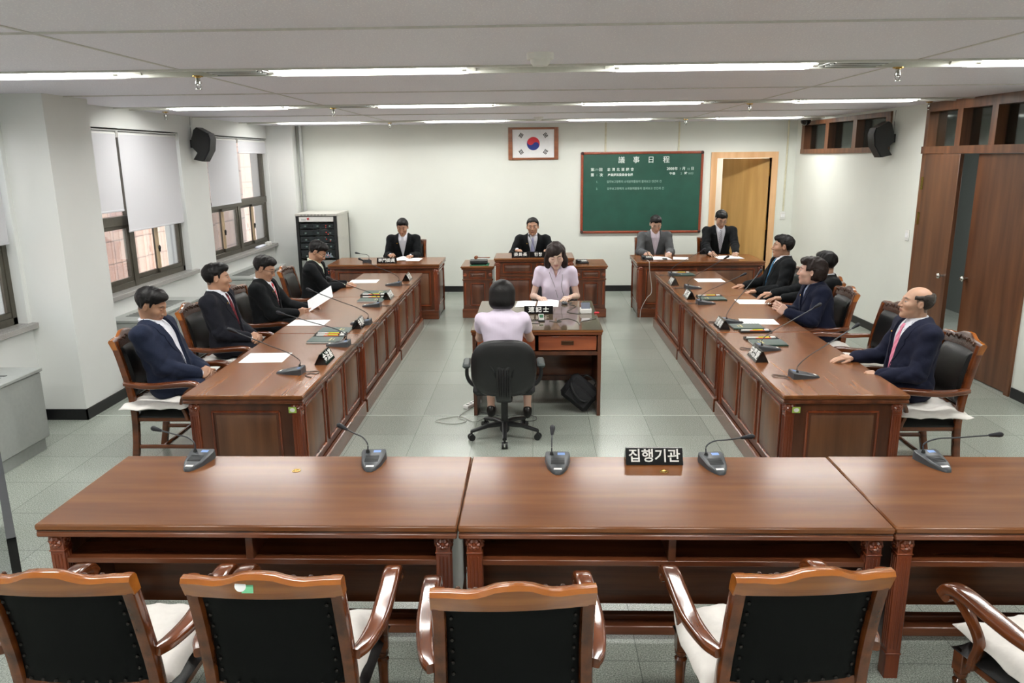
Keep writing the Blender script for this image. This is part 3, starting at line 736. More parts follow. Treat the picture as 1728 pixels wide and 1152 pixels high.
def rosette(mb,x,y,z,s,ax='y',mat=0):
    n=16;vs=[(x,y+s*.012,z) if ax=='y' else (x+s*.012,y,z)];prev=[]
    rings=[(.005,.012),(.009,.006),(.013,.012),(.024,.009),(.028,.001)]
    vs=[];fs=[]
    for r,d in rings:
        for k in range(n):
            a=2*PI*k/n;rr=r*(1+.12*(k%2)) if r>.012 else r;dd=d-(.004 if (k%2 and r>.012) else 0)
            vs.append((x+rr*math.cos(a),y+s*dd,z+rr*math.sin(a)) if ax=='y' else (x+s*dd,y+rr*math.cos(a),z+rr*math.sin(a)))
    flip=(s>0) if ax=='y' else (s<0)
    for i in range(len(rings)-1):
        for k in range(n):
            f=(i*n+k,(i+1)*n+k,(i+1)*n+(k+1)%n,i*n+(k+1)%n)
            fs.append(f)
    fs.append(tuple(range(n)))
    mb.add(vs,fs,mat,False)
def post(mb,x,y,h,sx,sy,w=.062,ends=True):
    """square post whose outer corner is at (x,y); sx,sy point outward"""
    x0,x1=sorted((x,x-sx*w));y0,y1=sorted((y,y-sy*w))
    mb.box(x0,x1,y0,y1,0,h,c=.002)
    zb=h-.075
    mb.box(x0-.004,x1+.004,y0-.004,y1+.004,zb-.006,zb,c=.002)
    mb.box(x0-.003,x1+.003,y0-.003,y1+.003,.12,.128,c=.002)
    xm,ym=(x0+x1)/2,(y0+y1)/2
    for s in (-1,1):
        rosette(mb,xm,(y1 if s>0 else y0),h-.036,s,'y')
        rosette(mb,(x1 if s>0 else x0),ym,h-.036,s,'x')
    for k in (-1,0,1):
        for s in (-1,1):
            mb.sweep([(xm+k*.016,(y1 if s>0 else y0),.15),(xm+k*.016,(y1 if s>0 else y0),zb-.02)],(.008,.008),n=6,up=(0,1,0),mat=0)
            mb.sweep([((x1 if s>0 else x0),ym+k*.016,.15),((x1 if s>0 else x0),ym+k*.016,zb-.02)],(.008,.008),n=6,up=(0,1,0),mat=0)
def topslab(w,d,h,mat,parent):
    a=MB();a.box(-w/2,w/2,-d/2,d/2,h-.03,h,c=.007);tp=a.build('tabletop',mat,parent)
    a=MB();a.box(-w/2+.006,w/2-.006,-d/2+.006,d/2-.006,h-.036,h-.03);a.build('shadow_gap',M['dk'],tp)
    a=MB();a.box(-w/2+.002,w/2-.002,-d/2+.002,d/2-.002,h-.062,h-.036,c=.006);a.build('edge_moulding',M['dkx'],tp)
    return tp
def desk_open(w,d,h):
    """front row desk: user side at -y, shelf and divider, foot rail"""
    t=empty('conference_desk');tp=topslab(w,d,h,M['top'],t);z=h-.062
    X=w/2-.035;Y=d/2-.03
    for sx in (-1,1):
        for sy in (-1,1):
            a=MB();post(a,sx*X,sy*Y,z,sx,sy);a.build('leg_post',M['dkred'],t)
    a=MB();a.box(-X+.06,X-.06,-Y+.01,-Y+.03,h-.205,h-.178,c=.003);a.box(-X+.06,X-.06,-Y+.03,.03,h-.2,h-.182);a.build('shelf',M['dkx'],t)
    a=MB();a.box(-.016,.016,-Y+.01,.03,h-.18,z,c=.002);a.build('shelf_divider',M['dk'],t)
    a=MB();a.box(-X+.03,X-.03,.03,.05,.12,z);a.build('modesty_panel',M['dkx'],t)
    for sx in (-1,1):
        a=MB();a.box(sx*(X-.01),sx*(X-.035),-Y+.062,Y-.062,.1,z);a.build('end_panel',M['dk'],t)
    a=MB();a.box(-X+.03,X-.03,-.11,-.05,.035,.085,c=.006);a.box(-X+.03,X-.03,-.05,-.01,.06,.11,c=.006);a.build('foot_rail',M['dkx'],t)
    a=MB();a.lathe((.05,.2,h),[(.022,0),(.022,.002),(.016,.003),(.012,.001)],n=18);a.build('brass_grommet',M['brass'],t)
    return t
def desk_panel(w,d,h,nf=3,plinth=.13,ends=(1,1),frontcols=None,tm='top',endflute=True):
    """decorated front at +y, plinth, raised panels; user side -y"""
    t=empty('panelled_desk');tp=topslab(w,d,h,M[tm],t);z=h-.062
    X=w/2-.03;Y=d/2-.03
    for sx in (-1,1):
        for sy in (-1,1):
            a=MB();post(a,sx*X,sy*Y,z,sx,sy);a.build('corner_post',M['dkred'],t)
    a=MB();a.box(-X+.03,X-.03,Y-.045,Y-.012,plinth,z)
    fp=a.build('front_panel',M['dk'],t)
    span=2*X-.13;pw=span/nf
    for k in range(nf):
        a=MB();raised_panel(a,-span/2+pw*(k+.5),(plinth+z)/2+.005,pw-.1,z-plinth-.12,Y-.012,1);a.build('raised_panel',[M['dkred'],M['pan']],fp)
    for sx in (-1,1):
        a=MB();a.box(sx*(X-.012),sx*(X-.04),-Y+.03,Y-.03,plinth*0+.02,z);ep=a.build('end_panel',M['dk'],t)
        a=MB();a.T=Matrix.Rotation(R(-90*sx),4,'Z')
        # after rotating, +y face -> +-x
        raised_panel(a,0,(plinth+z)/2,2*Y-.3,z-plinth-.13,X-.012,1);a.build('raised_panel',[M['dkred'],M['pan']],ep)
    a=MB();a.box(-X-.0,X+.0,Y-.05,Y+.028,0,plinth-.012,c=.003);a.sweep([(-X,Y+.006,plinth-.012),(X,Y+.006,plinth-.012)],(.046,.024),n=10);a.build('plinth',M['dkx'],t)
    a=MB();a.box(-X+.04,X-.04,-Y+.03,Y-.05,h-.2,h-.182);a.build('shelf',M['dkx'],t)
    return t
# front row: three desks
G='executive desks of the front row'
D1=desk_open(1.846,.8,.75);D1.location=(-1.262,3.41,0);tag(D1,'left desk of the front row nearest the camera','desk',G)
dup(D1,(.588,3.41,0),0,'middle desk of the front row carrying the black name plate')
dup(D1,(2.438,3.42,0),0,'right desk of the front row, cut by the right photo edge')
# sides
G='panelled side desks in long rows'
S1=desk_panel(1.866,.82,.757);S1.location=(-1.96,5.79,0);S1.rotation_euler=(0,0,R(-90));tag(S1,'left side desk nearest the camera, with flamed end panel','desk',G)
dup(S1,(-1.96,7.66,0),R(-90),'middle desk of the left side row')
dup(S1,(-1.96,9.53,0),R(-90),'farthest desk of the left side row')
dup(S1,(2.025,5.79,0),R(90),'right side desk nearest the camera, beside the man in a pink tie')
dup(S1,(2.025,7.66,0),R(90),'middle desk of the right side row')
dup(S1,(2.025,9.53,0),R(90),'farthest desk of the right side row')
# green-white stickers on end panels
for x,y,l,c in ((-1.63,4.868,'small square white sticker on the end of the nearest left side desk',0),(1.71,4.868,'small square white sticker with green edge on the end of the nearest right side desk',1)):
    a=MB();a.box(x-.026,x+.026,y+.0,y+.0025,.632,.672);o=a.build('sticker',plain('sticker_green',rgb(170,200,90),.6));tag(o,l,'sticker')
    a=MB();a.ell((x,y-.0005,.652),(.018,.001,.014),12,6);a.build('sticker_print',M['white'],o)
# back desks
B=desk_panel(1.62,.84,.805,nf=2);B.location=(-2.19,11.4,0);B.rotation_euler=(0,0,PI);tag(B,'dark panelled desk at the back left with the man reading papers','desk')
B2=desk_panel(1.83,.86,.81,nf=2);B2.location=(2.37,11.49,0);B2.rotation_euler=(0,0,PI);tag(B2,'dark panelled desk at the back right where two men write','desk')
# chair's rostrum
t=empty('rostrum_desk',(-.02,11.3,0),PI,'raised central rostrum desk with carved panels and rounded top','desk')
h=.885
a=MB();a.box(-.575,.575,-.33,.33,h-.03,h,c=.008);a.build('tabletop',M['top'],t)
a=MB();a.box(-.565,.565,-.32,.325,h-.055,h-.03,c=.006);a.build('edge_moulding',M['dkx'],t)
a=MB();a.box(-.53,.53,-.28,.295,.0,h-.055);bd=a.build('body',M['dk'],t)
a=MB();a.box(-.545,.545,.24,.305,.62,.645,c=.006);a.box(-.55,.55,.2,.33,0,.13,c=.006);a.build('rail',M['dkx'],bd)
for k in range(2):
    a=MB();raised_panel(a,-.24+k*.48,.74,.4,.12,.295,1);a.build('raised_panel',[M['dkred'],M['dk']],bd)
    a=MB();raised_panel(a,-.24+k*.48,.38,.36,.4,.295,1);a.build('raised_panel',[M['dkred'],M['dk']],bd)
for sx in (-1,1):
    a=MB();post(a,sx*.55,.31,h-.056,sx,1,w=.06);a.build('corner_post',M['dkred'],t)
for sx,lb in ((-1,'left'),(1,'right')):
    # local x is mirrored: world x = -.02 - local x
    xw=-.84 if sx<0 else .8
    t=empty('side_cabinet',(xw,11.42,0),PI,'low carved cabinet wing on the %s of the central rostrum'%lb,'cabinet','carved cabinet wings beside the rostrum');h=.76
    a=MB();a.box(-.245,.245,-.4,.36,h-.028,h,c=.008);a.build('tabletop',M['top'],t)
    a=MB();a.box(-.232,.232,-.38,.35,h-.05,h-.028,c=.005);a.build('edge_moulding',M['dkx'],t)
    a=MB();a.box(-.215,.215,-.37,.325,0,h-.05);bd=a.build('body',M['dk'],t)
    a=MB();a.box(-.225,.225,.25,.335,.55,.57,c=.005);a.box(-.23,.23,.24,.35,0,.13,c=.006);a.build('rail',M['dkx'],bd)
    a=MB();raised_panel(a,0,.63,.24,.09,.325,1);a.build('raised_panel',[M['dkred'],M['dk']],bd)
    a=MB();raised_panel(a,0,.345,.2,.32,.325,1);a.build('raised_panel',[M['dkred'],M['dk']],bd)
    for q in (-1,1):
        a=MB();a.T=Matrix.Translation((q*.185,.325,0))
        rosette(a,0,0,.63,1,'y');a.sweep([(0,.0,.19),(0,.0,.52)],(.03,.02),n=8,up=(0,1,0));a.build('pilaster',M['dkred'],t)
# stenographers' desk (two desks back to back)
def steno(label,y,rz):
    t=empty('writing_desk',(.01,y,0),rz,label,'desk','stenographer desks pushed together');h=.80
    w,d=1.17,.71
    a=MB();a.box(-w/2,w/2,-d/2,d/2,h-.024,h-.004,c=.003);tp=a.build('tabletop',M['top'],t)
    a=MB();a.box(-w/2+.005,w/2-.005,-d/2+.003,d/2-.003,h-.004,h+.001);a.build('glass_sheet',plain('table_glass',rgb(92,78,62),.06,spec=.7,var=.1,scale=3),tp)
    a=MB();a.box(-w/2+.006,w/2-.006,-d/2+.006,d/2-.006,h-.05,h-.024,c=.004);a.build('edge_moulding',M['dkx'],t)
    for s in (-1,1):
        a=MB();a.box(s*(w/2-.012),s*(w/2-.045),-d/2+.012,d/2-.0,0,h-.05,c=.003);a.build('side_panel',M['dk'],t)
    a=MB();a.box(-w/2+.045,w/2-.045,d/2-.03,d/2-.01,.18,h-.05);a.build('back_panel',M['dkx'],t)
    a=MB();a.box(-w/2+.045,w/2-.045,-d/2+.03,d/2-.03,.575,.595);a.box(-w/2+.045,w/2-.045,-d/2+.02,-d/2+.045,.565,.6);a.box(-w/2+.045,w/2-.045,d/2-.07,d/2-.03,.15,.2,c=.004);a.build('drawer_rail',M['dk'],t)
    for s in (-1,1):
        a=MB();a.box(s*.015,s*(w/2-.055),-d/2+.015,-d/2+.4,.61,h-.06,c=.004);dr=a.build('drawer',wood('drawer_wood',rgb(96,44,26),rgb(162,88,54),'x',.2),t)
        a=MB();xm=s*(w/4-.02);a.box(xm-.055,xm+.055,-d/2+.008,-d/2+.016,.66,.7,c=.004);a.box(xm-.05,xm+.05,-d/2-.004,-d/2+.008,.69,.7,c=.003);a.build('recessed_handle',plain('bronze_handle',rgb(90,60,40),.3,metal=.6),dr)
    return t
steno('desk of the stenographer seen from behind, nearer half of the central pair',7.0,0)
steno('farther half of the central desk pair, in front of the woman facing the camera',7.715,PI)

# ---------------- armchairs ----------------
def armchair(fancy=True,coarse=False):
    """faces +y, origin on floor under seat centre"""
    t=empty('armchair');cm=M['chair']
    W=.25   # half width at stiles
    bz=1.03
    def stile(s):
        return [(s*.235,-.30,0),(s*.24,-.265,.2),(s*.24,-.25,.42),(s*.238,-.262,.6),(s*.234,-.3,.8),(s*.232,-.345,.985)]
    # back legs + stiles
    for s in (-1,1):
        a=MB();a.sweep(catmull(stile(s),4),(.046,.05),n=10,up=(0,1,0),e=4);a.build('back_post',cm,t)
    # crest rail : wavy top
    a=MB();n=18;vs=[];fs=[]
    for i in range(n+1):
        u=-1+2*i/n;x=u*.256
        top=.985+.05*math.cos(u*PI/2)**1.3+ (.012*math.cos(u*PI*2.2) if abs(u)>.2 else .012*math.cos(.44*PI)) +(.006 if abs(u)>.93 else 0)
        bot=.928+.008*math.cos(u*PI/2)
        yb=-.335-.03*math.cos(u*PI/2)
        for (dy,z) in ((-.022,bot),(.018,bot),(.016,top-.012),(.004,top),(-.022,top),(-.034,top-.014)):
            vs.append((x,yb+dy-(z-.95)*.24,z))
    m=6
    for i in range(n):
        for k in range(m):
            fs.append((i*m+k,i*m+(k+1)%m,(i+1)*m+(k+1)%m,(i+1)*m+k))
    fs.append(tuple(range(m-1,-1,-1)));fs.append(tuple(n*m+k for k in range(m)))
    a.add(vs,fs,0,True)
    for i_ in range(n):
        for k_ in (0,1,2): a.m[i_*m+k_]=1
    cr=a.build('crest_rail',[M['chairh'],M['carved']],t,ang=50)
    a=MB();random.seed(2)
    for k in range(22):
        x=(k-10.5)*.018;z=.978+.016*math.cos(x*8)+.008*math.sin(k*2.1)
        a.ell((x,-.33-.028*math.cos(x*6)+.014-(z-.95)*.24,z),(.010,.006,.010+.004*math.sin(k)),8,5)
    a.build('carved_ornament',M['carved'],cr)
    # lower back rail
    a=MB();a.sweep([(-.23,-.256,.53),(0,-.268,.525),(.23,-.256,.53)],(.028,.045),n=10,e=4);a.build('lower_back_rail',cm,t)
    # leather back pad: front puffed side + back flat side
    def pad(y_off,puff,name,mat):
        a=MB();nx,nz=12,12;vs=[];fs=[]
        for layer in (0,1):
            for j in range(nz+1):
                v=j/nz;z=.545+v*.405
                for i in range(nx+1):
                    u=-1+2*i/nx;x=u*(.217-.006*v)
                    yb=-.262-.02*(v**1.2)*4*.25-.06*v*v-.02*(1-u*u)
                    ex=min(1,(1-abs(u))*6)*min(1,min(v,1-v)*7)
                    y=yb+y_off+(puff*ex**.5 if layer else 0)
                    vs.append((x,y,z))
        L=(nx+1)*(nz+1)
        for j in range(nz):
            for i in range(nx):
                q=(j*(nx+1)+i,j*(nx+1)+i+1,(j+1)*(nx+1)+i+1,(j+1)*(nx+1)+i)
                f0=q;f1=tuple(L+k for k in q)
                if puff>0: fs.append(f0);fs.append(tuple(reversed(f1)))
                else: fs.append(tuple(reversed(f0)));fs.append(f1)
        # rim
        rim=[i for i in range(nx+1)]+[j*(nx+1)+nx for j in range(1,nz+1)]+[nz*(nx+1)+i for i in range(nx-1,-1,-1)]+[j*(nx+1) for j in range(nz-1,0,-1)]
        for k in range(len(rim)):
            p,q=rim[k],rim[(k+1)%len(rim)]
            fs.append((p,q,L+q,L+p) if puff<0 else (q,p,L+p,L+q))
        a.add(vs,fs,0,True);return a.build(name,mat,t)
    pad(.0,.035,'back_cushion',M['leather'])
    bp=pad(-.003,-.009,'back_upholstery',M['backfab'])
    def nail(k):
        pass
    a=MB()
    def bp_y(u,v): return -.262-.02*(v**1.2)-.06*v*v-.02*(1-u*u)-.013
    for k in range(9):
        u=-.93+k*.2325
        for v in (.965,.035): a.ell((u*.205,bp_y(u,v),.545+v*.405),(.0065,.0045,.0065),8,5)
    for k in range(1,8):
        v=.035+k*.116
        for u in (-.95,.95): a.ell((u*.205,bp_y(u,v),.545+v*.405),(.0065,.0045,.0065),8,5)
    a.build('nail_heads',M['stud'],bp)['kind']='stuff'
    # seat
    a=MB();a.box(-.245,.245,-.25,.25,.37,.42,c=.006);a.build('seat_frame',cm,t)
    a=MB();nx=10;vs=[];fs=[]
    prof=[]
    for j in range(nx+1):
        for i in range(nx+1):
            u=-1+2*i/nx;v=-1+2*j/nx
            e=(min(1,(1-abs(u))*5)*min(1,(1-abs(v))*5))**.5
            hw=.25+.02*(v+1)/2
            vs.append((u*hw,v*.255,.42+.055*e+.01*(1-u*u)*(1-v*v)))
    for j in range(nx):
        for i in range(nx): q=j*(nx+1)+i;fs.append((q,q+1,q+nx+2,q+nx+1))
    a.add(vs,fs,0,True);a.box(-.249,.249,-.253,.253,.395,.423,c=.01);a.build('seat',M['leather'],t,ang=60)
    # front legs turned
    for s in (-1,1):
        a=MB();x,y=s*.238,.225
        a.box(x-.024,x+.024,y-.024,y+.024,.33,.42,c=.003)
        a.lathe((x,y,0),[(.013,0),(.017,.012),(.014,.03),(.016,.1),(.022,.26),(.026,.29),(.018,.3),(.026,.315),(.026,.33)],n=14);a.build('front_leg',cm,t)
    a=MB()
    for s in (-1,1): a.sweep([(s*.237,-.275,.17),(s*.237,.215,.17)],(.022,.03),n=8,e=4)
    a.sweep([(-.237,-.06,.17),(.237,-.06,.17)],(.022,.028),n=8,e=4);a.build('stretcher',cm,t)
    # arms
    for s in (-1,1):
        P=catmull([(s*.262,-.285,.675),(s*.285,-.22,.672),(s*.3,-.08,.665),(s*.3,.08,.675),(s*.296,.2,.682),(s*.294,.262,.668),(s*.293,.287,.635)],5)
        n_=len(P);wh=[]
        for i in range(n_):
            u=i/(n_-1);wh.append((.042+.028*min(1,u*2.5),.034+.014*u))
        a=MB();a.sweep(P,wh,n=16,e=4.5);ar=a.build('armrest',cm,t)
        a=MB();a.tube([(s*.293-.031,.262,.645),(s*.293+.031,.262,.645)],.026,n=16);a.build('arm_scroll',cm,ar)
        a=MB();a.sweep(catmull([(s*.292,.235,.655),(s*.285,.17,.6),(s*.27,.13,.52),(s*.262,.15,.44),(s*.258,.16,.39)],5),(.03,.042),n=10,up=(1,0,0),e=3);a.build('arm_support',cm,t)
    return t
AC=armchair()
def seat_cushion(seed):
    a=MB();n=22;rnd=random.Random(seed);ph=[rnd.random()*6 for _ in range(8)]
    vs=[];fs=[]
    for layer in (0,1):
        for j in range(n+1):
            for i in range(n+1):
                u=-1+2*i/n;v=-1+2*j/n
                e=(max(0,1-abs(u)**4)*max(0,1-abs(v)**4))**.5
                x=u*(.245-.02*v)*(1+.04*math.sin(3*v+ph[0]));y=v*.245*(1+.04*math.sin(3*u+ph[1]))
                z=.05*e*(1+.3*math.sin(7*u+ph[2])*math.sin(6*v+ph[3]))+.006*math.sin(16*u+ph[4]+3*v)*e+.012*abs(math.sin(5*u+ph[5]))*(abs(v)**6)+.012*abs(math.sin(5*v+ph[6]))*(abs(u)**6)
                if not layer: z=-.012*e+.012*abs(math.sin(5*u+ph[5]))*(abs(v)**6)+.012*abs(math.sin(5*v+ph[6]))*(abs(u)**6)-.004
                vs.append((x,y,z))
    L=(n+1)**2
    for j in range(n):
        for i in range(n):
            q=j*(n+1)+i;f=(q,q+1,q+n+2,q+n+1);fs.append(tuple(L+k for k in f));fs.append(tuple(reversed(f)))
    rim=[i for i in range(n+1)]+[j*(n+1)+n for j in range(1,n+1)]+[n*(n+1)+i for i in range(n-1,-1,-1)]+[j*(n+1) for j in range(n-1,0,-1)]
    for k in range(len(rim)):
        p,q=rim[k],rim[(k+1)%len(rim)];fs.append((q,p,L+p,L+q) if False else (p,q,L+q,L+p))
    # layer0 is lower, layer1 upper
    # swap: vs ordering layer0 first -> top flag used layer truthiness
    a.add(vs,fs,0,True);return a
chn=[0]
def place_chair(x,y,rz,label,group,cush=None,cl=None,co=(0,0)):
    if chn[0]==0: o=AC;o.location=(x,y,0);o.rotation_euler=(0,0,rz);tag(o,label,'armchair',group);chn[0]=1
    else: o=dup(AC,(x,y,0),rz,label,group)
    if cl:
        c=seat_cushion(chn[0]*7).build('seat_cushion',M['white_cloth'],None,ang=80);chn[0]+=1
        dx,dy=co;c.location=(x+dx*math.cos(rz)-dy*math.sin(rz),y+dx*math.sin(rz)+dy*math.cos(rz),.492);c.rotation_euler=(0,0,rz+random.Random(chn[0]).uniform(-.06,.06))
        tag(c,cl,'cushion','white cushions on the armchairs')
    return o
G='empty armchairs facing the front desks'
place_chair(-1.545,2.535,R(0),'leftmost empty front armchair, cut by the left photo edge',G,cl='white cushion on the leftmost front armchair')
place_chair(-.868,2.53,R(0),'front armchair with a white and green sticker on its crest',G,cl='white cushion on the front armchair with the crest sticker')
place_chair(-.095,2.475,R(4),'middle front armchair with the lightest orange crest',G,cl='white cushion on the middle front armchair',co=(-.02,0))
place_chair(.845,2.575,R(5),'front armchair below the black name plate, turned slightly left',G,cl='white cushion on the front armchair below the name plate',co=(-.05,0))
place_chair(1.93,2.5,R(14),'rightmost front armchair, only its arm and cushion in the photo',G,cl='large white cushion at the lower right photo corner',co=(-.03,.02))
G='armchairs along the left side desks'
LY=[5.68,6.76,7.79,9.22];LX=[-2.77,-2.77,-2.75,-2.68]
nm=['the dozing man in a navy suit','the man in a dark red tie','the man with a striped tie and papers','the man bowed over a sheet by the rack']
for i in range(4): place_chair(LX[i],LY[i],R(-90),'armchair under '+nm[i],G,cl='white cushion under '+nm[i],co=(.085,-.06))
G='armchairs along the right side desks'
nm=['the balding man in a pink tie',None,'the woman in a navy jacket','the man half hidden by the woman in navy','the man in a blue tie']
RYc=[5.48,6.68,7.5,8.15,8.95];RXc=[2.72,2.78,2.68,2.8,2.72]
for i in range(5):
    if nm[i]: place_chair(RXc[i],RYc[i],R(90),'armchair under '+nm[i],G,cl='white cushion under '+nm[i],co=(-.085,-.06))
    else: place_chair(RXc[i],RYc[i],R(88),'empty black leather armchair between the pink tie man and the woman',G,cl='white cushion on the empty armchair by the right desks')
G='armchairs behind the back desks'
place_chair(-2.03,12.2,PI,'armchair under the man at the back left desk',G)
place_chair(-.04,12.05,PI,'armchair under the man at the rostrum',G)
place_chair(1.87,12.3,PI,'armchair under the man in a grey suit',G)
place_chair(2.88,12.3,PI,'armchair under the man with a striped tie at the back right desk',G)
# ---------------- office chairs ----------------
def office_chair(loc,rz,label,back=1.0):
    t=empty('office_chair',loc,rz,label,'office chair','black swivel chairs of the stenographers')
    a=MB();a.lathe((0,0,0),[(.03,.04),(.042,.06),(.042,.13),(.03,.14),(.03,.36),(.045,.37),(.045,.4)],n=16);a.build('gas_column',M['black'],t)
    for k in range(5):
        an=R(-90+72*k);c,s=math.cos(an),math.sin(an)
        a=MB();a.sweep([(c*.02,s*.02,.115),(c*.15,s*.15,.11),(c*.29,s*.29,.078)],[(.05,.045),(.042,.035),(.035,.025)],n=8,e=3);lg=a.build('base_leg',M['black'],t)
        a=MB();cx_,cy_=c*.29,s*.29
        a.cyl((cx_,cy_,.045),(cx_,cy_,.085),.009,n=8)
        for q in (-1,1): a.cyl((cx_-s*q*.006,cy_+c*q*.006,.028),(cx_-s*q*.024,cy_+c*q*.024,.028),.028,n=16)
        a.build('caster',M['black'],lg)
    fb=plain('black_seat_fabric',rgb(26,27,28),.75,bmp=.2,scale=250,var=.08)
    a=MB();a.box(-.25,.25,-.23,.25,.42,.5,c=.03);a.build('seat',fb,t)
    # backrest shell : rounded outline, curved
    def outline(sc=1.0):
        pts=[]
        for k in range(40):
            an=2*PI*k/40;x=math.copysign(abs(math.cos(an))**.6,math.cos(an))*.262*sc;z=math.copysign(abs(math.sin(an))**.62,math.sin(an))*.24*sc
            x*=1-.12*max(0,z/.24)**2+ .0;pts.append((x,z))
        return pts
    def yb(x,z): return -.285+.9*x*x-.03*math.cos(z*6)*.6-.12*(z)
    a=MB();vs=[];fs=[]
    rings=[(.02,-.022),(.5,-.022),(.8,-.018),(.95,-.008),(1,.01),(.97,.03),(.8,.04),(.4,.045),(.02,.046)]
    for sc_,dy in rings:
        for x,z in outline(sc_): vs.append((x,yb(x,z)+dy,.665+z))
    for i in range(len(rings)-1):
        for k in range(40): fs.append((i*40+k,(i+1)*40+k,(i+1)*40+(k+1)%40,i*40+(k+1)%40))
    fs.append(tuple(range(40)))
    a.add(vs,[tuple(reversed(f)) for f in fs],0,True);bk=a.build('backrest',M['black'],t,ang=70)
    # spine with ribs
    a=MB();a.sweep(catmull([(0,-.17,.40),(0,-.28,.40),(0,-.325,.48),(0,-.325,.6),(0,-.315,.7)],5),[(.14-.03*min(1,i/12),.03-.014*max(0,(i-12)/8)) for i in range(21)],n=12,up=(0,1,0),e=3.5);sp_=a.build('spine_bracket',M['black'],bk)
    a=MB()
    for k in range(5):
        x=(k-2)*.02;a.sweep([(x,-.343,.45),(x,-.345,.52),(x,-.338,.6),(x,-.33,.67)],(.006,.012),n=6,up=(0,1,0))
    a.build('spine_ribs',M['black'],sp_)
    a=MB()
    for s in (-1,1): a.sweep(catmull([(s*.068,-.322,.60),(s*.078,-.32,.66),(s*.13,-.306,.715),(s*.245,-.255,.74)],5),(.008,.008),n=6)
    a.build('shell_crease',M['black'],bk)
    for s in (-1,1):
        a=MB();a.sweep(catmull([(s*.2,.0,.44),(s*.265,.0,.46),(s*.305,-.0,.53),(s*.303,-.0,.63)],5),(.03,.045),n=8,up=(0,1,0),e=3)
        ar=a.build('arm_bracket',M['black'],t)
        a=MB();a.box(s*.272,s*.335,-.13,.11,.625,.66,c=.014);a.build('arm_pad',plain('grey_arm_pad',rgb(52,60,58),.45),ar)
    return t
office_chair((-.262,6.13,0),R(2),'black swivel office chair seen from behind in the centre of the room')
office_chair((.22,8.45,0),PI,'black swivel chair mostly hidden under the woman facing the camera')

# ---------------- microphones, plates, papers ----------------
def mic(x,y,z,rz,tip,label,group,lcd=True):
    """user side is local -y; pointed end toward user; gooseneck rises at the wide end (+y)"""
    t=empty('gooseneck_microphone',(x,y,z),rz,label,'microphone',group)
    out=[(-.062,.095),(.062,.095),(.066,.07),(.05,-.03),(.028,-.085),(.012,-.105),(-.012,-.105),(-.028,-.085),(-.05,-.03),(-.066,.07)]
    vs=[];fs=[];n=len(out)
    def zt(y_): return .014+(y_+.105)/.2*.034
    for (px_,py_) in out: vs.append((px_,py_,0.0))
    for (px_,py_) in out: vs.append((px_*.97,py_*.98,zt(py_)-.005))
    for (px_,py_) in out: vs.append((px_*.86,py_*.93,zt(py_)))
    for i in range(n):
        j=(i+1)%n
        fs.append((i,i+n,j+n,j));fs.append((i+n,i+2*n,j+2*n,j+n))
    fs.append(tuple(range(2*n,3*n))[::-1]);fs.append(tuple(range(n)))
    a=MB();a.add(vs,[tuple(f) for f in fs]);bs=a.build('base',M['micg'],t)
    sl=.034/.2
    def plate(x0,x1,y0,y1,nm,mt):
        b_=MB();v=[(x0,y0,zt(y0)+.001),(x1,y0,zt(y0)+.001),(x1,y1,zt(y1)+.001),(x0,y1,zt(y1)+.001)];b_.add(v,[(0,1,2,3)]);b_.build(nm,mt,bs)
    plate(.0,.038,.055,.078,'lcd_display',M['lcd']);plate(-.02,.02,-.082,-.066,'white_label',M['white'])
    b_=MB()
    for j in range(9): b_.box(-.035,.035,-.03+j*.007,-.027+j*.007,zt(-.03+j*.007)-.001,zt(-.03+j*.007)+.0012)
    b_.build('speaker_slots',M['black'],bs)
    # neck: tip given in world coords
    Tl=(Matrix.Translation((x,y,z))@Matrix.Rotation(rz,4,'Z')).inverted()@Vector(tip)
    b0=Vector((-.03,.06,.046));
    mid=b0+Vector((Tl.x*.04,-.0,.09));pts=catmull([b0,b0+Vector((0,0,.045)),b0.lerp(Tl,.18)+Vector((0,0,.055)),b0.lerp(Tl,.45)+Vector((0,0,.035)),Tl],6)
    d=(Vector(pts[-1])-Vector(pts[-3])).normalized()
    a=MB();a.tube(pts,.0038,n=8);nk=a.build('gooseneck',M['micg'],t)
    a=MB();e=Vector(pts[-1]);a.tube([e-d*.055,e-d*.05,e-d*.012,e,e+d*.012,e+d*.02],[.004,.0075,.0125,.0145,.013,.006],n=12);a.build('microphone_head',M['micm'],nk)
    a=MB();a.tube([b0-Vector((0,0,.003)),b0+Vector((0,0,.012))],[.011,.007],n=12);a.build('neck_collar',M['black'],nk)
    return t
G='gooseneck microphones on the front desks'
FM=[((-1.765,3.70),(-2.05,3.86,.885),-2,'leftmost front microphone, neck leaning left'),((-.845,3.70),(-1.04,3.85,.905),3,'front microphone near the joint of the left desk, neck leaning left'),
    ((.11,3.67),(.087,3.83,.9),-1,'front microphone with an upright neck, in front of the swivel chair'),((.905,3.67),(1.1,3.76,.88),5,'front microphone right of the black name plate'),((2.02,3.71),(2.36,3.78,.885),8,'rightmost front microphone, neck bent far right')]
for (p,tip,rz,l) in FM: mic(p[0],p[1],.75,R(rz),tip,l,G)
LM=[((-1.8,5.41),(-2.15,5.232,1.125)),((-1.66,6.26),(-2.08,6.064,1.082)),((-1.66,7.13),(-2.08,6.913,1.129)),((-1.74,8.02),(-2.1,7.671,1.123)),((-1.76,9.42),(-2.1,9.133,1.122))]
ll=['nearest the camera','second from the camera, by the first books','in the middle, before the second name plate','fourth along, by the far books','farthest away']
for (p,tip),l in zip(LM,ll): mic(p[0],p[1],.757,R(-90),tip,'microphone on the left side desks, '+l,'gooseneck microphones on the left side desks')
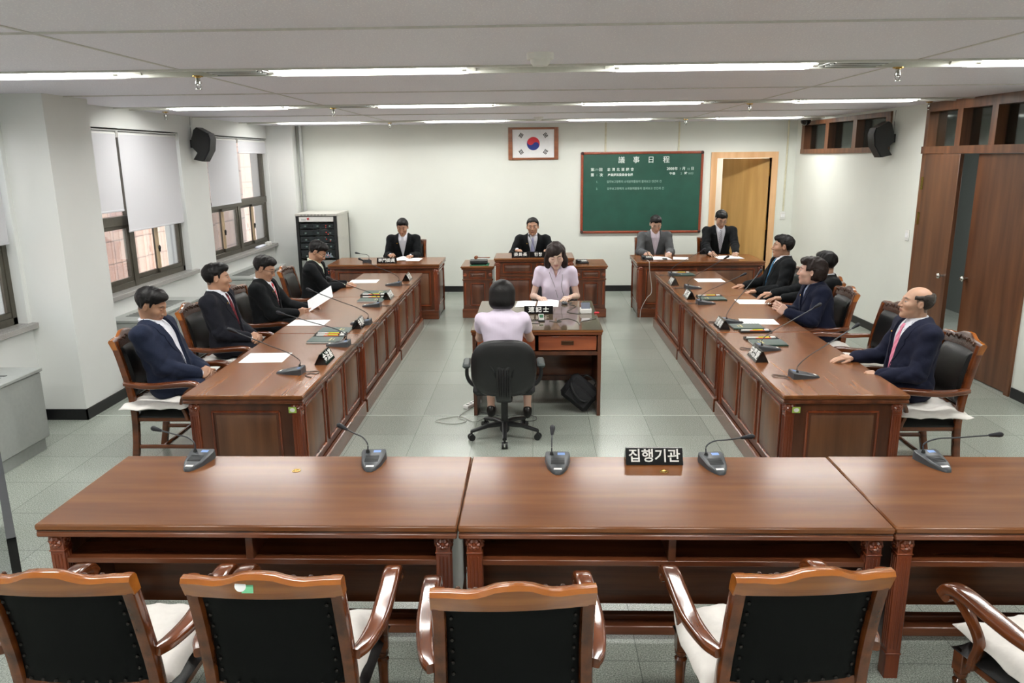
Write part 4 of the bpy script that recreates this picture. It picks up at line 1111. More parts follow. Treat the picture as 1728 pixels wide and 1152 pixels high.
RM=[((1.89,5.28),(2.3,5.455,1.095)),((1.87,6.08),(2.24,6.05,1.13)),((1.84,7.12),(2.13,7.304,1.22)),((1.8,8.08),(2.15,7.923,1.098)),((1.86,9.07),(2.18,8.789,1.167)),((1.84,10.1),(2.13,9.77,1.14))]

rl=['nearest the camera','second from the camera, by the near books','third, with its tip before the blue tie man','fourth along','fifth along, neck reaching over the back desk','farthest away, next to a book stack']
for (p,tip),l in zip(RM,rl): mic(p[0],p[1],.757,R(90),tip,'microphone on the right side desks, '+l,'gooseneck microphones on the right side desks')
mic(-2.47,11.27,.805,R(180),(-2.62,11.2,.95),'small microphone on the back left desk by the name plate','gooseneck microphones on the back desks')
mic(-.04,11.33,.885,R(180),(-.09,11.55,1.155),'microphone on the rostrum reaching to the speaking man','gooseneck microphones on the back desks')
def cord(pts,label,mat='cord',r=.003):
    a=MB();a.tube(catmull(pts,8),r,n=6);o=a.build('cord',M[mat]);return tag(o,label,'cord')
for (p,_),l in zip(LM,ll):
    x,y=p;z=.7605;cord([(x+.1,y,z+.004),(x+.15,y+.04,z),(x+.2,y+.03,z),(x+.2,y-.03,z),(x+.15,y-.02,z),(x+.13,y-.08,z),(x+.19,y-.13,z)][:(7 if l.startswith('nearest') else 5)],'thin cord of the left side microphone '+l)['group']='microphone cords on the side desks'
for (p,_),l in zip(RM,rl):
    x,y=p;z=.7605;cord([(x-.1,y,z+.004),(x-.14,y+.03,z),(x-.2,y+.06,z),(x-.21,y+.0,z),(x-.15,y-.01,z+.002)]+([(x-.12,y-.06,z)] if l.startswith('nearest') else []),'thin cord of the right side microphone '+l)['group']='microphone cords on the side desks'
def nameplate(x,y,z,rz,s,label,group,L=.24,h=.085,size=.075,sp=1.0,bold=.0014):
    """prism; text on the face towards local -y"""
    t=empty('name_plate',(x,y,z),rz,label,'name plate',group)
    d=.05;a=MB();a.prism([(-d,0),(d,0),(.006,h),(-.006,h)],-L/2,L/2,plane='yz');bd=a.build('plate_body',M['blackg'],t)
    an=math.atan2(h,d-.006)
    T=Matrix.Translation((0,-(d+.006)/2-.0008,h/2+.0004))@Matrix.Rotation(an,4,'X')
    text(s,size,M['white'],bd,T,'lettering',bold,.0006,spacing=sp)
    return t
nameplate(.605,3.745,.75,0,'집행기관','large black name plate with four Korean characters on the front desk','black name plates',L=.29,h=.075,size=.072,bold=.0012,sp=1.0)
nameplate(.03,7.41,.801,0,'速記士','black name plate with three Chinese characters on the stenographers desk','black name plates',L=.28,h=.07,size=.06,sp=1.35)
nameplate(-2.17,11.17,.805,0,'専門委員','black name plate on the back left desk','black name plates',L=.285,h=.075,size=.062)
nameplate(-.215,11.1,.885,0,'委員長','left black name plate on the rostrum','black name plates',L=.25,h=.08,size=.06,sp=1.15)
nameplate(.04,11.1,.885,0,'한창','right black name plate on the rostrum, partly hidden by the woman','black name plates',L=.25,h=.08,size=.06,sp=1.15)
for (x,y),s,l in zip(((-1.64,5.75),(-1.655,7.02),(-1.66,8.52),(-1.66,9.86)),('金法基','金貴植','李光熙','朴文喆'),('nearest the camera','second from the camera','third, by the far books','farthest away, seen as a pale slope')):
    nameplate(x,y,.757,R(90) if 1 else 0,s,'black name plate on the left side desks, '+l,'black name plates',L=.24,h=.085,size=.075)
for (x,y),s,l in zip(((1.71,5.8),(1.7,6.93),(1.7,8.46),(1.69,9.41)),('宋恩愛','張善培','崔炳潤','金東煥'),('nearest the camera','second from the camera, facing the aisle','third, at the joint of the far desk','farthest away')):
    nameplate(x,y,.757,R(-90),s,'black name plate on the right side desks, '+l,'black name plates',L=.24,h=.085,size=.075)
def paper(x,y,z,rz,w,d,label,curl=0,lines=True,group='loose paper sheets on the desks'):
    n=8;a=MB();vs=[];fs=[]
    for lay in (0,1):
        for i in range(n+1):
            for j in (0,1):
                u=i/n;vs.append((-w/2+u*w,-d/2+j*d,.0006+lay*.0008+curl*math.sin(u*PI)*(.3+.7*j)))
    L=2*(n+1)
    for i in range(n):
        q=(2*i,2*i+2,2*i+3,2*i+1);fs.append(tuple(L+k for k in q));fs.append(tuple(reversed(q)))
        fs.append((2*i,L+2*i,L+2*i+2,2*i+2)[::-1]);fs.append((2*i+1,2*i+3,L+2*i+3,L+2*i+1)[::-1])
    fs+=[(0,1,L+1,L),(2*n,L+2*n,L+2*n+1,2*n+1)]
    a.add(vs,fs)
    o=a.build('paper_sheet',M['paper']);o.location=(x,y,z);o.rotation_euler=(0,0,rz);tag(o,label,'paper',group)
    if lines and curl==0:
        b_=MB();rnd=random.Random(int(x*100+y*7))
        for k in range(int(d/.028)-2):
            b_.box(-w/2+.03,-w/2+.03+(w-.06)*rnd.uniform(.5,1),d/2-.04-k*.026,d/2-.037-k*.026,.0015,.0017)
        b_.build('printed_lines',M['print'],o)
    return o
paper(-2.14,5.86,.757,R(-88),.3,.34,'white sheet on the left side desk before the dozing man')
paper(-2.18,7.19,.757,R(-90),.27,.35,'white sheet on the left side desk before the man in a dark red tie')
paper(-2.2,9.74,.757,R(-88),.28,.36,'white sheet by the hands of the man bowed over the far left desk')
paper(2.32,8.19,.757,R(88),.26,.33,'white sheet by the hands of the man behind the woman in navy')
paper(2.1,7.17,.757,R(86),.25,.33,'white sheet under the hands of the woman in navy')
paper(2.19,9.68,.757,R(90),.28,.34,'white sheet on the far right side desk before the blue tie man')
paper(-2.0,11.53,.805,R(6),.22,.3,'white paper lifted at one corner before the back left man',curl=.03)
paper(-1.82,11.5,.805,R(-3),.2,.3,'second white paper beside the lifted one on the back left desk',curl=.01)
paper(-.03,11.45,.885,R(0),.3,.18,'white paper behind the name plates on the rostrum')
paper(-.1,7.87,.801,R(-4),.2,.32,'left white page on the stenographers desk',lines=False,curl=.008)
paper(.13,7.9,.801,R(-3),.22,.36,'right white notebook page before the woman facing the camera',lines=False,curl=.01)
paper(1.83,11.42,.81,R(4),.32,.3,'open white pages before the man in a grey suit',curl=.014)
paper(2.15,11.45,.81,R(-10),.22,.3,'single white sheet between the two men at the back right desk')
paper(2.87,11.5,.81,R(3),.38,.3,'open white pages before the far right man with a striped tie',curl=.012)
# books & pens trays
def book(x,y,z,rz,label,w=.2,d=.28,h=.014):
    t=empty('green_book',(x,y,z),rz,label,'book','dark green books on the side desks')
    a=MB();a.box(-w/2+.004,w/2-.004,-d/2+.004,d/2-.004,.002,h-.002);a.build('page_block',M['paper'],t)
    a=MB();a.box(-w/2,w/2,-d/2,d/2,h-.002,h,c=.0006);a.box(-w/2,w/2,-d/2,d/2,0,.002);a.box(-w/2,-w/2+.003,-d/2,d/2,0,h);c=a.build('cover',M['greenb'],t)
    a=MB();a.box(-.05,.05,.04,.055,h,h+.0006);a.box(-.03,.03,.07,.08,h,h+.0006);a.build('gold_print',plain('gold_print',rgb(180,170,110),.5),c)
    return t
def pentray(x,y,z,rz,label):
    t=empty('pen_tray',(x,y,z),rz,label,'pen tray','black stationery trays on the side desks')
    a=MB();a.box(-.14,.14,-.045,.045,0,.006,c=.002);
    for s in (-1,1): a.box(-.14,.14,s*.045,s*.04,0,.016,c=.002);a.box(s*.14,s*.135,-.045,.045,0,.016,c=.002)
    a.build('tray',M['black'],t)
    for k,(c,m_) in enumerate(((-.07,M['white']),(.02,M['yel']))):
        a=MB();a.sweep([(c-.05,.012,.013),(c+.05,.012,.013)],(.018,.014),n=8,e=3);a.build('marker_pen',m_,t)
    a=MB();a.sweep([(-.05,-.014,.012),(.08,-.014,.012)],(.01,.01),n=8);a.build('pen',M['org'],t)
    a=MB();a.box(.085,.125,.0,.03,.006,.02,c=.003);a.build('eraser',M['white'],t)
    return t
bk=[(-1.82,6.44,0,'left side desk, nearest the camera'),(-1.83,6.83,0,'left side desk, behind the first pen trays'),(-1.82,8.36,0,'left side desk, before the third name plate'),(-1.87,8.86,0,'left side desk, farthest from the camera'),
    (1.93,6.29,1,'right side desk, nearest the camera'),(1.92,6.92,1,'right side desk, beside the second name plate'),(1.93,8.36,1,'right side desk, by the third name plate'),(1.95,10.13,1,'right side desk, at its far end')]
for x,y,s,l in bk:
    book(x,y,.757,R(90 if s else -90),'dark green book on the '+l)
for x,y,s,l in [(-1.82,6.59,0,'on the left side desk, nearer of two'),(-1.83,6.67,0,'on the left side desk, farther of two'),(-1.83,8.52,0,'on the far left side desk, nearer'),(-1.87,8.7,0,'on the far left side desk, farther'),
                (1.92,6.45,1,'on the right side desk behind the nearest book'),(1.95,6.74,1,'on the right side desk in front of the second book'),(1.93,8.52,1,'on the right side desk behind the third book'),(1.93,10.29,1,'at the far end of the right side desk')]:
    pentray(x,y,.757,R(2),'pen tray '+l)
# rostrum things
t=empty('gavel',(-.8,11.25,.846),R(-8),'wooden gavel lying on black case left of the rostrum','gavel')
a=MB();a.lathe((-.07,0,.02),[(.018,-.035),(.024,-.032),(.024,-.02),(.019,-.015),(.019,.015),(.024,.02),(.024,.032),(.018,.035)],n=16,axis='y');a.build('head',plain('gavel_wood',rgb(130,70,36),.25,var=.15),t)
a=MB();a.tube([(-.06,0,.02),(.03,0,.018),(.12,0,.02),(.14,0,.022)],[.007,.006,.009,.006],n=10);a.build('handle',plain('gavel_wood',rgb(130,70,36),.25,var=.15),t)
t=empty('black_case',(-.83,11.27,.768),R(3),'flat black case under the gavel','case')
a=MB();a.box(-.13,.13,-.1,.1,.012,.06,c=.008);a.build('shell',M['black'],t)
a=MB()
for s in (-1,1):
    for q in (-1,1): a.box(s*.1-.012,s*.1+.012,q*.075-.012,q*.075+.012,0,.013)
a.build('feet',M['black'],t);a=MB();a.box(-.132,.132,-.102,.102,.034,.04,c=.002);a.build('lid_seam',M['micg'],t)
a=MB();a.box(-.95,-.68,11.12,11.4,.7602,.7672,c=.002);o=a.build('felt_mat',M['greenfelt']);tag(o,'green felt mat under the black case','mat')
def phone(loc,rz,label):
    t=empty('desk_phone',loc,rz,label,'telephone')
    a=MB();a.prism([(-.09,0),(.09,0),(.09,.045),(-.09,.018)],-.08,.08,plane='yz');a.build('body',M['black'],t)
    a=MB();a.box(-.075,-.035,-.085,.085,.035,.055,c=.012);a.build('handset',M['micg'],t)
    a=MB()
    for i in range(3):
        for j in range(3): a.box(-.015+i*.028,.005+i*.028,-.05+j*.03,-.03+j*.03,.03,.042)
    a.build('keys',M['white'],t)
phone((.69,11.35,.76),R(10),'black desk telephone on the cabinet wing right of the rostrum')
phone((1.64,11.35,.81),R(0),'grey device at the left end of the back right desk')
a=MB();a.box(1.86,1.93,11.28,11.36,.8105,.83,c=.008);a.box(1.87,1.92,11.29,11.33,.83,.832);o=a.build('desk_calculator',M['black']);tag(o,'small black device on the back right desk','device')
cord([(1.62,11.24,.815),(1.63,11.06,.812),(1.635,11.03,.7),(1.67,11.0,.4),(1.6,10.98,.3),(1.52,10.95,.15),(1.5,10.9,.01)],'grey cable hanging down the front of the back right desk','cordw',.004)
# steno items
t=empty('phone_charger',(.49,7.4,.8012),R(2),'white box with a grey handset on the stenographers desk','charger')
a=MB();a.box(-.055,.055,-.04,.06,0,.045,c=.004);a.build('box',M['white'],t)
a=MB();a.T=Matrix.Rotation(R(35),4,'X');a.box(-.045,.045,-.0,.1,.03,.05,c=.006);a.build('handset',plain('grey_blue_plastic',rgb(92,98,112),.3),t)
a=MB();a.box(.57,.62,7.36,7.39,.8012,.816,c=.005);o=a.build('red_plug',M['red']);tag(o,'small red plug right of the white charger box','plug')
t=empty('mobile_phone',(.055,7.02,.8012),R(4),'small silver mobile phone standing in a dark cradle on the near stenographers desk','phone')
a=MB();a.T=Matrix.Rotation(R(30),4,'X');a.box(-.025,.025,-.01,.08,.012,.026,c=.006);a.build('handset',M['alu'],t)
a=MB();a.box(-.03,.03,-.03,.03,0,.012,c=.004);a.build('cradle',M['black'],t)
a=MB();a.T=Matrix.Rotation(R(30),4,'X');a.box(-.018,.018,.02,.06,.026,.0272);a.build('screen',plain('phone_screen',rgb(60,110,80),.2),t)
t=empty('computer_mouse',(.3,7.86,.8012),R(30),'small dark clip device beside the right notebook page','device')
a=MB();a.ell((0,0,.014),(.03,.045,.016),14,8);a.build('shell',M['micg'],t);a=MB();a.box(-.004,.004,.01,.035,.022,.031,c=.002);a.build('wheel',M['black'],t)
cord([(.3,7.9,.806),(.38,7.95,.804),(.35,7.85,.804),(.41,7.75,.804),(.36,7.6,.804),(.31,7.45,.804),(.4,7.35,.804),(.45,7.37,.81)],'black cable curling across the far stenographers desk')
cord([(.06,7.05,.805),(-.04,7.03,.804),(-.06,6.93,.804),(.04,6.9,.804)],'black cable loop left of the mobile phone')
cord([(.13,7.02,.804),(.2,6.97,.804),(.24,7.0,.804),(.2,7.04,.804),(.3,7.12,.804),(.38,7.0,.804),(.4,6.85,.804)],'black cable loop right of the mobile phone')
cord([(.4,6.84,.805),(.42,6.98,.804),(.5,7.05,.804),(.57,7.12,.806)],'black cable running to the right edge of the near stenographers desk')
t=empty('laptop_bag',(.40,6.78,0),R(-8),'black fabric bag leaning against the right leg of the stenographers desk','bag')
fbk=plain('black_bag_fabric',rgb(20,20,23),.8,bmp=.3,scale=120,var=.1)
a=MB();a.T=Matrix.Translation((0,.02,.175))@Matrix.Rotation(R(38),4,'Y')@Matrix.Rotation(R(-12),4,'X')
a.box(-.15,.15,-.055,.055,-.12,.13,c=.03);bg=a.build('body',fbk,t)
b_=MB();b_.T=a.T;b_.box(-.12,.12,-.08,-.05,-.1,.05,c=.015);b_.build('front_pocket',fbk,bg)
b_=MB();b_.T=a.T;b_.tube(catmull([(-.06,-.02,.13),(-.05,-.02,.17),(.05,-.02,.17),(.06,-.02,.13)],6),.008,n=8);b_.build('carry_handle',M['black'],bg)
b_=MB();b_.T=a.T;b_.tube(catmull([(-.15,0,.08),(-.1,-.09,.0),(.05,-.1,-.04),(.15,-.02,.06)],6),.01,n=8);b_.build('shoulder_strap',M['black'],bg)
t=empty('power_strip',(-.6,6.95,0),R(60),'white power strip on the floor left of the stenographers desk','power strip')
a=MB();a.box(-.12,.12,-.03,.03,0,.035,c=.006);a.build('housing',M['white'],t)
a=MB()
for k in range(4): a.lathe((-.08+k*.053,0,.035),[(.018,0),(.016,.001)],n=14)
a.build('sockets',M['radid'],t)
cord([(-.62,6.83,.01),(-.7,6.6,.006),(-.62,6.5,.006),(-.72,6.42,.006),(-.9,6.5,.006),(-.7,6.62,.006),(-.55,6.48,.006),(-.46,6.6,.006)],'white cable tangle on the floor left of the swivel chair','cordw',.004)
cord([(-.5,6.72,.01),(-.3,6.62,.012),(-.1,6.66,.01),(0,6.6,.01),(-.02,6.5,.008),(-.2,6.48,.01)],'black cable looping on the floor under the stenographers desk')
# sticker on crest of second front chair
t=empty('round_sticker',(-.905,2.1215,.998),R(0),'round white sticker with green tag on the second front armchair crest','sticker')
a=MB();a.box(-.008,.028,-.001,.0005,-.022,.004);a.build('green_tag',plain('mint_tag',rgb(120,200,150),.5),t)
a=MB();a.T=Matrix.Rotation(R(90),4,'X');a.lathe((-.012,0,.0011),[(.018,-.001),(.018,.0008)],n=24);a.build('white_disc',M['paper'],t)
t.rotation_euler=(R(-10),0,0)
# lower right green thing
a=MB();a.lathe((2.28,3.0,.0),[(.13,0),(.15,.2),(.16,.34),(.165,.345),(.15,.33),(.13,.02)],n=24);o=a.build('green_bin',plain('green_bin_plastic',rgb(20,110,80),.4));tag(o,'round green bin under the right front desk','bin')
# ---------------- people : implicit surfaces meshed with surface nets ----------------
f32=np.float32
def V3(*a): return np.array(a,dtype=f32)
def smin(a,b,k):
    h=np.clip(.5+.5*(b-a)/k,0,1);return b*(1-h)+a*h-k*h*(1-h)
def smax(a,b,k): return -smin(-a,-b,k)
def cone(P,a,b,r1,r2):
    a=np.asarray(a,f32);b=np.asarray(b,f32);d=b-a;L2=max(float(d@d),1e-9)
    t=np.clip(((P-a)@d)/L2,0,1)
    q=P-a-t[:,None]*d
    return np.sqrt((q*q).sum(1))-(r1+(r2-r1)*t)
def ellp(P,c,r,Rm=None):
    q=P-np.asarray(c,f32)
    if Rm is not None: q=q@Rm      # columns of Rm = axes
    r=np.asarray(r,f32);k0=np.sqrt(((q/r)**2).sum(1));k1=np.sqrt(((q/(r*r))**2).sum(1))+1e-6
    return k0*(k0-1)/k1
def rbox(P,c,hs,rad,Rm=None):
    q=P-np.asarray(c,f32)
    if Rm is not None:q=q@Rm
    q=np.abs(q)-np.asarray(hs,f32)
    return np.sqrt((np.maximum(q,0)**2).sum(1))+np.minimum(q.max(1),0)-rad
def rot(ax,a):
    return np.array(Matrix.Rotation(a,3,ax),dtype=f32)
def mesh_field(F,lo,hi,h):
    """F(points Nx3)->dist ; returns verts, quads"""
    B=8;lo=np.asarray(lo,float);hi=np.asarray(hi,float)
    nb=np.ceil((hi-lo)/(h*B)).astype(int)+1
    n=nb*B
    G=np.ones(n,f32)
    bi=np.stack(np.meshgrid(*[np.arange(k) for k in nb],indexing='ij'),-1).reshape(-1,3)
    cen=(lo+(bi*B+B/2-.5)*h).astype(f32)
    d=F(cen);R_=h*B*.87*1.25+.012
    G4=G.reshape(nb[0],B,nb[1],B,nb[2],B)
    neg=d<-R_
    if neg.any():
        s=bi[neg];G4[s[:,0],:,s[:,1],:,s[:,2],:]=-1
    act=bi[np.abs(d)<=R_]
    off=np.stack(np.meshgrid(*[np.arange(B)]*3,indexing='ij'),-1).reshape(-1,3)
    CH=400
    for i in range(0,len(act),CH):
        s=act[i:i+CH]
        idx=(s[:,None,:]*B+off[None]).reshape(-1,3)
        P=(lo+idx*h).astype(f32)
        G[idx[:,0],idx[:,1],idx[:,2]]=F(P)
    S=G<0
    c=np.zeros(np.array(G.shape)-1,np.uint8)
    cor=[(i,j,k) for i in (0,1) for j in (0,1) for k in (0,1)]
    for (i,j,k) in cor: c+=S[i:S.shape[0]-1+i,j:S.shape[1]-1+j,k:S.shape[2]-1+k]
    A=np.argwhere((c>0)&(c<8))
    idm=-np.ones(c.shape,np.int32);idm[A[:,0],A[:,1],A[:,2]]=np.arange(len(A))
    acc=np.zeros((len(A),3));cnt=np.zeros(len(A))
    val={q:G[A[:,0]+q[0],A[:,1]+q[1],A[:,2]+q[2]] for q in cor}
    for p in cor:
        for ax in range(3):
            if p[ax]==0:
                q=list(p);q[ax]=1;q=tuple(q)
                a,b=val[p],val[q];m=(a<0)!=(b<0)
                t=np.where(m,a/np.where(a==b,1,a-b),0)
                pos=np.tile(np.array(p,float),(len(A),1));pos[:,ax]+=t
                acc+=pos*m[:,None];cnt+=m
    V=lo+(A+acc/cnt[:,None])*h
    Q=[]
    for ax in range(3):
        o=[(0,0,0)]*2
        sl0=[slice(None)]*3;sl1=[slice(None)]*3;sl0[ax]=slice(0,-1);sl1[ax]=slice(1,None)
        a=S[tuple(sl0)];b=S[tuple(sl1)]
        for flip,(m) in ((0,a&~b),(1,~a&b)):
            E=np.argwhere(m)
            u,v=[(1,2),(2,0),(0,1)][ax]
            ok=(E[:,u]>0)&(E[:,v]>0)&(E[:,u]<c.shape[u])&(E[:,v]<c.shape[v])&(E[:,ax]<c.shape[ax]);E=E[ok]
            def id_(du,dv):
                X=E.copy();X[:,u]-=du;X[:,v]-=dv;return idm[X[:,0],X[:,1],X[:,2]]
            q=np.stack([id_(1,1),id_(0,1),id_(0,0),id_(1,0)],1)
            Q.append(q[:,::-1] if flip else q)
    Q=np.concatenate(Q);Q=Q[(Q>=0).all(1)]
    return V,Q
def np_obj(name,V,Q,mats,parent,col=None):
    me=bpy.data.meshes.new(name)
    me.vertices.add(len(V));me.vertices.foreach_set('co',np.ascontiguousarray(V,dtype=np.float32).ravel())
    me.loops.add(Q.size);me.loops.foreach_set('vertex_index',Q.astype(np.int32).ravel())
    me.polygons.add(len(Q));me.polygons.foreach_set('loop_start',np.arange(0,Q.size,4,dtype=np.int32));me.polygons.foreach_set('loop_total',np.full(len(Q),4,np.int32))
    me.polygons.foreach_set('use_smooth',np.ones(len(Q),bool))
    for m in (mats if isinstance(mats,list) else [mats]): me.materials.append(m)
    if col is not None:
        ca=me.color_attributes.new('Col','FLOAT_COLOR','POINT')
        ca.data.foreach_set('color',np.concatenate([col,np.ones((len(V),1))],1).astype(np.float32).ravel())
    me.update();me.validate()
    return link(name,me,parent)
def skinmat():
    m,nt,b=newmat('skin')
    a=N(nt,'ShaderNodeVertexColor');a.layer_name='Col'
    nt.links.new(a.outputs[0],b.inputs['Base Color']);b.inputs['Roughness'].default_value=.48
    b.inputs['Subsurface Weight'].default_value=.12;b.inputs['Subsurface Radius'].default_value=(.02,.008,.004);b.inputs['Subsurface Scale'].default_value=.5
    return m
M['skin']=skinmat()
def hairmat(name,c):
    m,nt,b=newmat(name)
    n=N(nt,'ShaderNodeTexNoise');n.inputs['Scale'].default_value=1;n.inputs['Detail'].default_value=4
    nt.links.new(coords(nt,(260,60,60)),n.inputs['Vector'])
    nt.links.new(ramp(nt,n.outputs[0],[(.35,tuple(x*.75 for x in c[:3])+(1,)),(.7,tuple(x*1.25 for x in c[:3])+(1,))]),b.inputs['Base Color'])
    b.inputs['Roughness'].default_value=.5;b.inputs['Specular IOR Level'].default_value=.25;bump(nt,b,n.outputs[0],.22,.002);return m
M['hair']=hairmat('black_hair',rgb(15,13,13));M['hairb']=hairmat('dark_brown_hair',rgb(34,23,20));M['hairg']=hairmat('greying_hair',rgb(52,46,42))
def cloth(name,c,stripe=None,axis='X',sc=260,rough=.8):
    if name in _M:return _M[name]
    m,nt,b=newmat(name)
    n=N(nt,'ShaderNodeTexNoise');n.inputs['Scale'].default_value=220;n.inputs['Detail'].default_value=2;nt.links.new(coords(nt),n.inputs['Vector'])
    q0,q1=(.96,1.02) if c[0]>.3 else (.82,1.15)
    c0=tuple(x*q0 for x in c[:3])+(1,);c1=tuple(min(1,x*q1) for x in c[:3])+(1,)
    out=ramp(nt,n.outputs[0],[(.35,c0),(.65,c1)])
    if stripe:
        w=N(nt,'ShaderNodeTexWave');w.inputs['Scale'].default_value=sc;w.wave_type='BANDS';w.bands_direction=axis
        nt.links.new(coords(nt),w.inputs['Vector'])
        r=ramp(nt,w.outputs[0],[(.55,(0,0,0,1)),(.75,(1,1,1,1))])
        mx=N(nt,'ShaderNodeMixRGB');nt.links.new(r,mx.inputs[0]);nt.links.new(out,mx.inputs[1]);mx.inputs[2].default_value=stripe;out=mx.outputs[0]
    nt.links.new(out,b.inputs['Base Color']);b.inputs['Roughness'].default_value=rough;b.inputs['Sheen Weight'].default_value=.03;b.inputs['Specular IOR Level'].default_value=.1
    bump(nt,b,n.outputs[0],.2,.001)
    _M[name]=m;return m
def finger_prims(w,fd,pn,sd,side,curl,spread=.0,thumb=(.5,)):
    """w wrist pos, fd forward dir (toward fingers), pn palm normal (palm faces pn), sd = direction toward thumb side"""
    pr=[]
    w=np.array(w);fd=fd/np.linalg.norm(fd);pn=pn-fd*(pn@fd);pn/=np.linalg.norm(pn);sd=np.cross(fd,pn)*side
    pc=w+fd*.048
    pr.append(('palm',pc,fd,pn,sd))
    lens=[(.043,.026,.02),(.047,.029,.021),(.043,.027,.02),(.033,.021,.018)]
    for i,(l1,l2,l3) in enumerate(lens):
        o=(1.5-i)*.0195
        b=w+fd*(.09-(.004*abs(i-1.2))**1)+sd*o
        a=curl*(.55+.08*i);dirs=[];ang=0;p=b;rad=[.0092,.0085,.0075]
        if i==3: rad=[.008,.0072,.0065]
        sp=fd+sd*(1.5-i)*spread;sp/=np.linalg.norm(sp)
        for j,L in enumerate((l1,l2,l3)):
            ang+=a*(1.0 if j<2 else .7)
            d=sp*math.cos(ang)+pn*math.sin(ang);q=p+d*L
            pr.append(('c',p,q,rad[j],rad[j]*.92));p=q
    # thumb
    b=w+fd*.025+sd*.03;m=b+fd*.03+sd*(.022*(1-.4*curl))+pn*.012;t=m+fd*.028+sd*(.004-.02*curl)+pn*(.006+.012*curl);u=t+fd*.02-sd*.008*curl+pn*.006
    pr+= [('c',w+fd*.02+sd*.018,b,.013,.013),('c',b,m,.0125,.0105),('c',m,t,.0102,.009),('c',t,u,.009,.0078)]
    return pr
def person(name_label,loc,rz,s=1.03,lean=0,hipy=0,hipz=.59,head=(0,0,0),wrists=None,hands=None,suit=None,shirt=None,tie=None,pants=None,hair='short',hairm='hair',skin=(.60,.36,.245),
           h=.0042,glasses=None,pin=True,pen=None,women=False,girth=1.0,legs='seated',v0=.074,vl=.31,neckfwd=.02,elbow_out=.6,tiemat=None,mouth=0,eyes=.35,hs=1.07,knees=None,browm=None):
    """local frame: +y facing, +x right. head=(pitch down, yaw left, roll)"""
    t=empty('person',(loc[0],loc[1],0),rz,name_label,'person')
    Wi=(Matrix.Translation((loc[0],loc[1],0))@Matrix.Rotation(rz,4,'Z')).inverted()
    L=lambda p: np.array(Wi@Vector(p))
    hip=np.array([0,hipy,hipz]);Tl=.455*s
    up=np.array([0,math.sin(lean),math.cos(lean)]);fw=np.array([0,math.cos(lean),-math.sin(lean)]);rt=np.array([1.,0,0])
    nb=hip+up*Tl                  # neck base
    Rt=np.stack([rt,fw,up],1).astype(f32)
    tp=lambda x,y,z: hip+rt*x*s+fw*y*s+up*z*s
    sw=(.175 if women else .195)*s
    sh=[nb+rt*q*sw-up*.045*s for q in (-1,1)]
    hc=nb+up*.085*s+np.array([0,neckfwd+.02,.055*s])
    Hm=(Matrix.Rotation(head[1],3,'Z')@Matrix.Rotation(-head[0],3,'X')@Matrix.Rotation(head[2],3,'Y'))
    HR=np.array(Hm,dtype=f32)
    # arms IK
    ua,fa=.285*s,.25*s;arms=[]
    for i,q in enumerate((-1,1)):
        w=L(wrists[i]);S=sh[i];d=w-S;D=np.linalg.norm(d)
        if D>(ua+fa)*.985: w=S+d/D*(ua+fa)*.985;d=w-S;D=np.linalg.norm(d)
        u=d/D;a=(ua*ua-fa*fa+D*D)/(2*D);hh=math.sqrt(max(ua*ua-a*a,1e-6))
        pole=np.array([q*elbow_out*.75,-.45,-1.0]);pole-=u*(pole@u);pole/=np.linalg.norm(pole)
        E=S+u*a+pole*hh;arms.append((S,E,w))
    g=girth
    def torso(P,off=0.0,k=.07):
        f=ellp(P,tp(0,.0,.30),np.array([.172*g,.118*g,.20])*s+off,Rt)
        f=smin(f,ellp(P,tp(0,.012*g,.10),np.array([.155*g,.118*g,.19])*s+off,Rt),k)
        f=smin(f,ellp(P,tp(0,-.01,-.01),np.array([.172*g,.13,.12])*s+off,Rt),k)
        f=smin(f,cone(P,tp(-.13 if women else -.15,-.005,.385),tp(.13 if women else .15,-.005,.385),.062*s+off,.062*s+off),.06)
        f=smin(f,cone(P,nb-up*.05*s,nb+up*.012*s,.085*s+off,.05*s+off),.05)
        if women:
            for q in (-1,1): f=smin(f,ellp(P,tp(q*.062,.08,.25),np.array([.06,.045,.065])*s+off),.06)
        return f
    def arm(P,f,r,k=.045,cut=0):
        for i in (0,1):
            S,E,w=arms[i];dw=(w-E)/np.linalg.norm(w-E)
            e=w-dw*cut
            f=smin(f,cone(P,S,E,r[0]*s,r[1]*s),k)
            f=smin(f,cone(P,E,e,r[1]*s,r[2]*s),.02)
        return f
    def folds(P,amp):
        x,y,z=P[:,0],P[:,1],P[:,2];cr=0
        for i in (0,1):
            S,E,w=[np.array(q_,f32) for q_ in arms[i]]
            d=np.sqrt(((P-E)**2).sum(1));u=(w-S)/np.linalg.norm(w-S)
            al=P@u+.012*np.sin(40*z+30*x)
            cr=cr+np.exp(-(d/.1)**2)*(1-2*np.abs(np.sin(48*al)))*.9
            ds=np.sqrt(((P-S)**2).sum(1));cr=cr+np.exp(-(ds/.11)**2)*(1-2*np.abs(np.sin(30*(x+.6*z-.5*y))))*.45
        cr=cr+.8*(1-2*np.abs(np.sin(17*z+9*np.sin(5*x+1)+5*y)))*np.exp(-((z-hip[2]-.1)/.1)**2)
        return amp*cr+amp*.7*(np.sin(38*x+22*z+3*np.sin(9*y))*np.sin(27*y-31*z+2*np.sin(13*x))*.9+.6*np.sin(61*z+34*y+2.2*np.sin(17*x))*np.sin(19*x+8*y))
    # head field in local head coords (unit scale)
    def toH(P): return ((P-hc.astype(f32))@HR)/(s*hs)
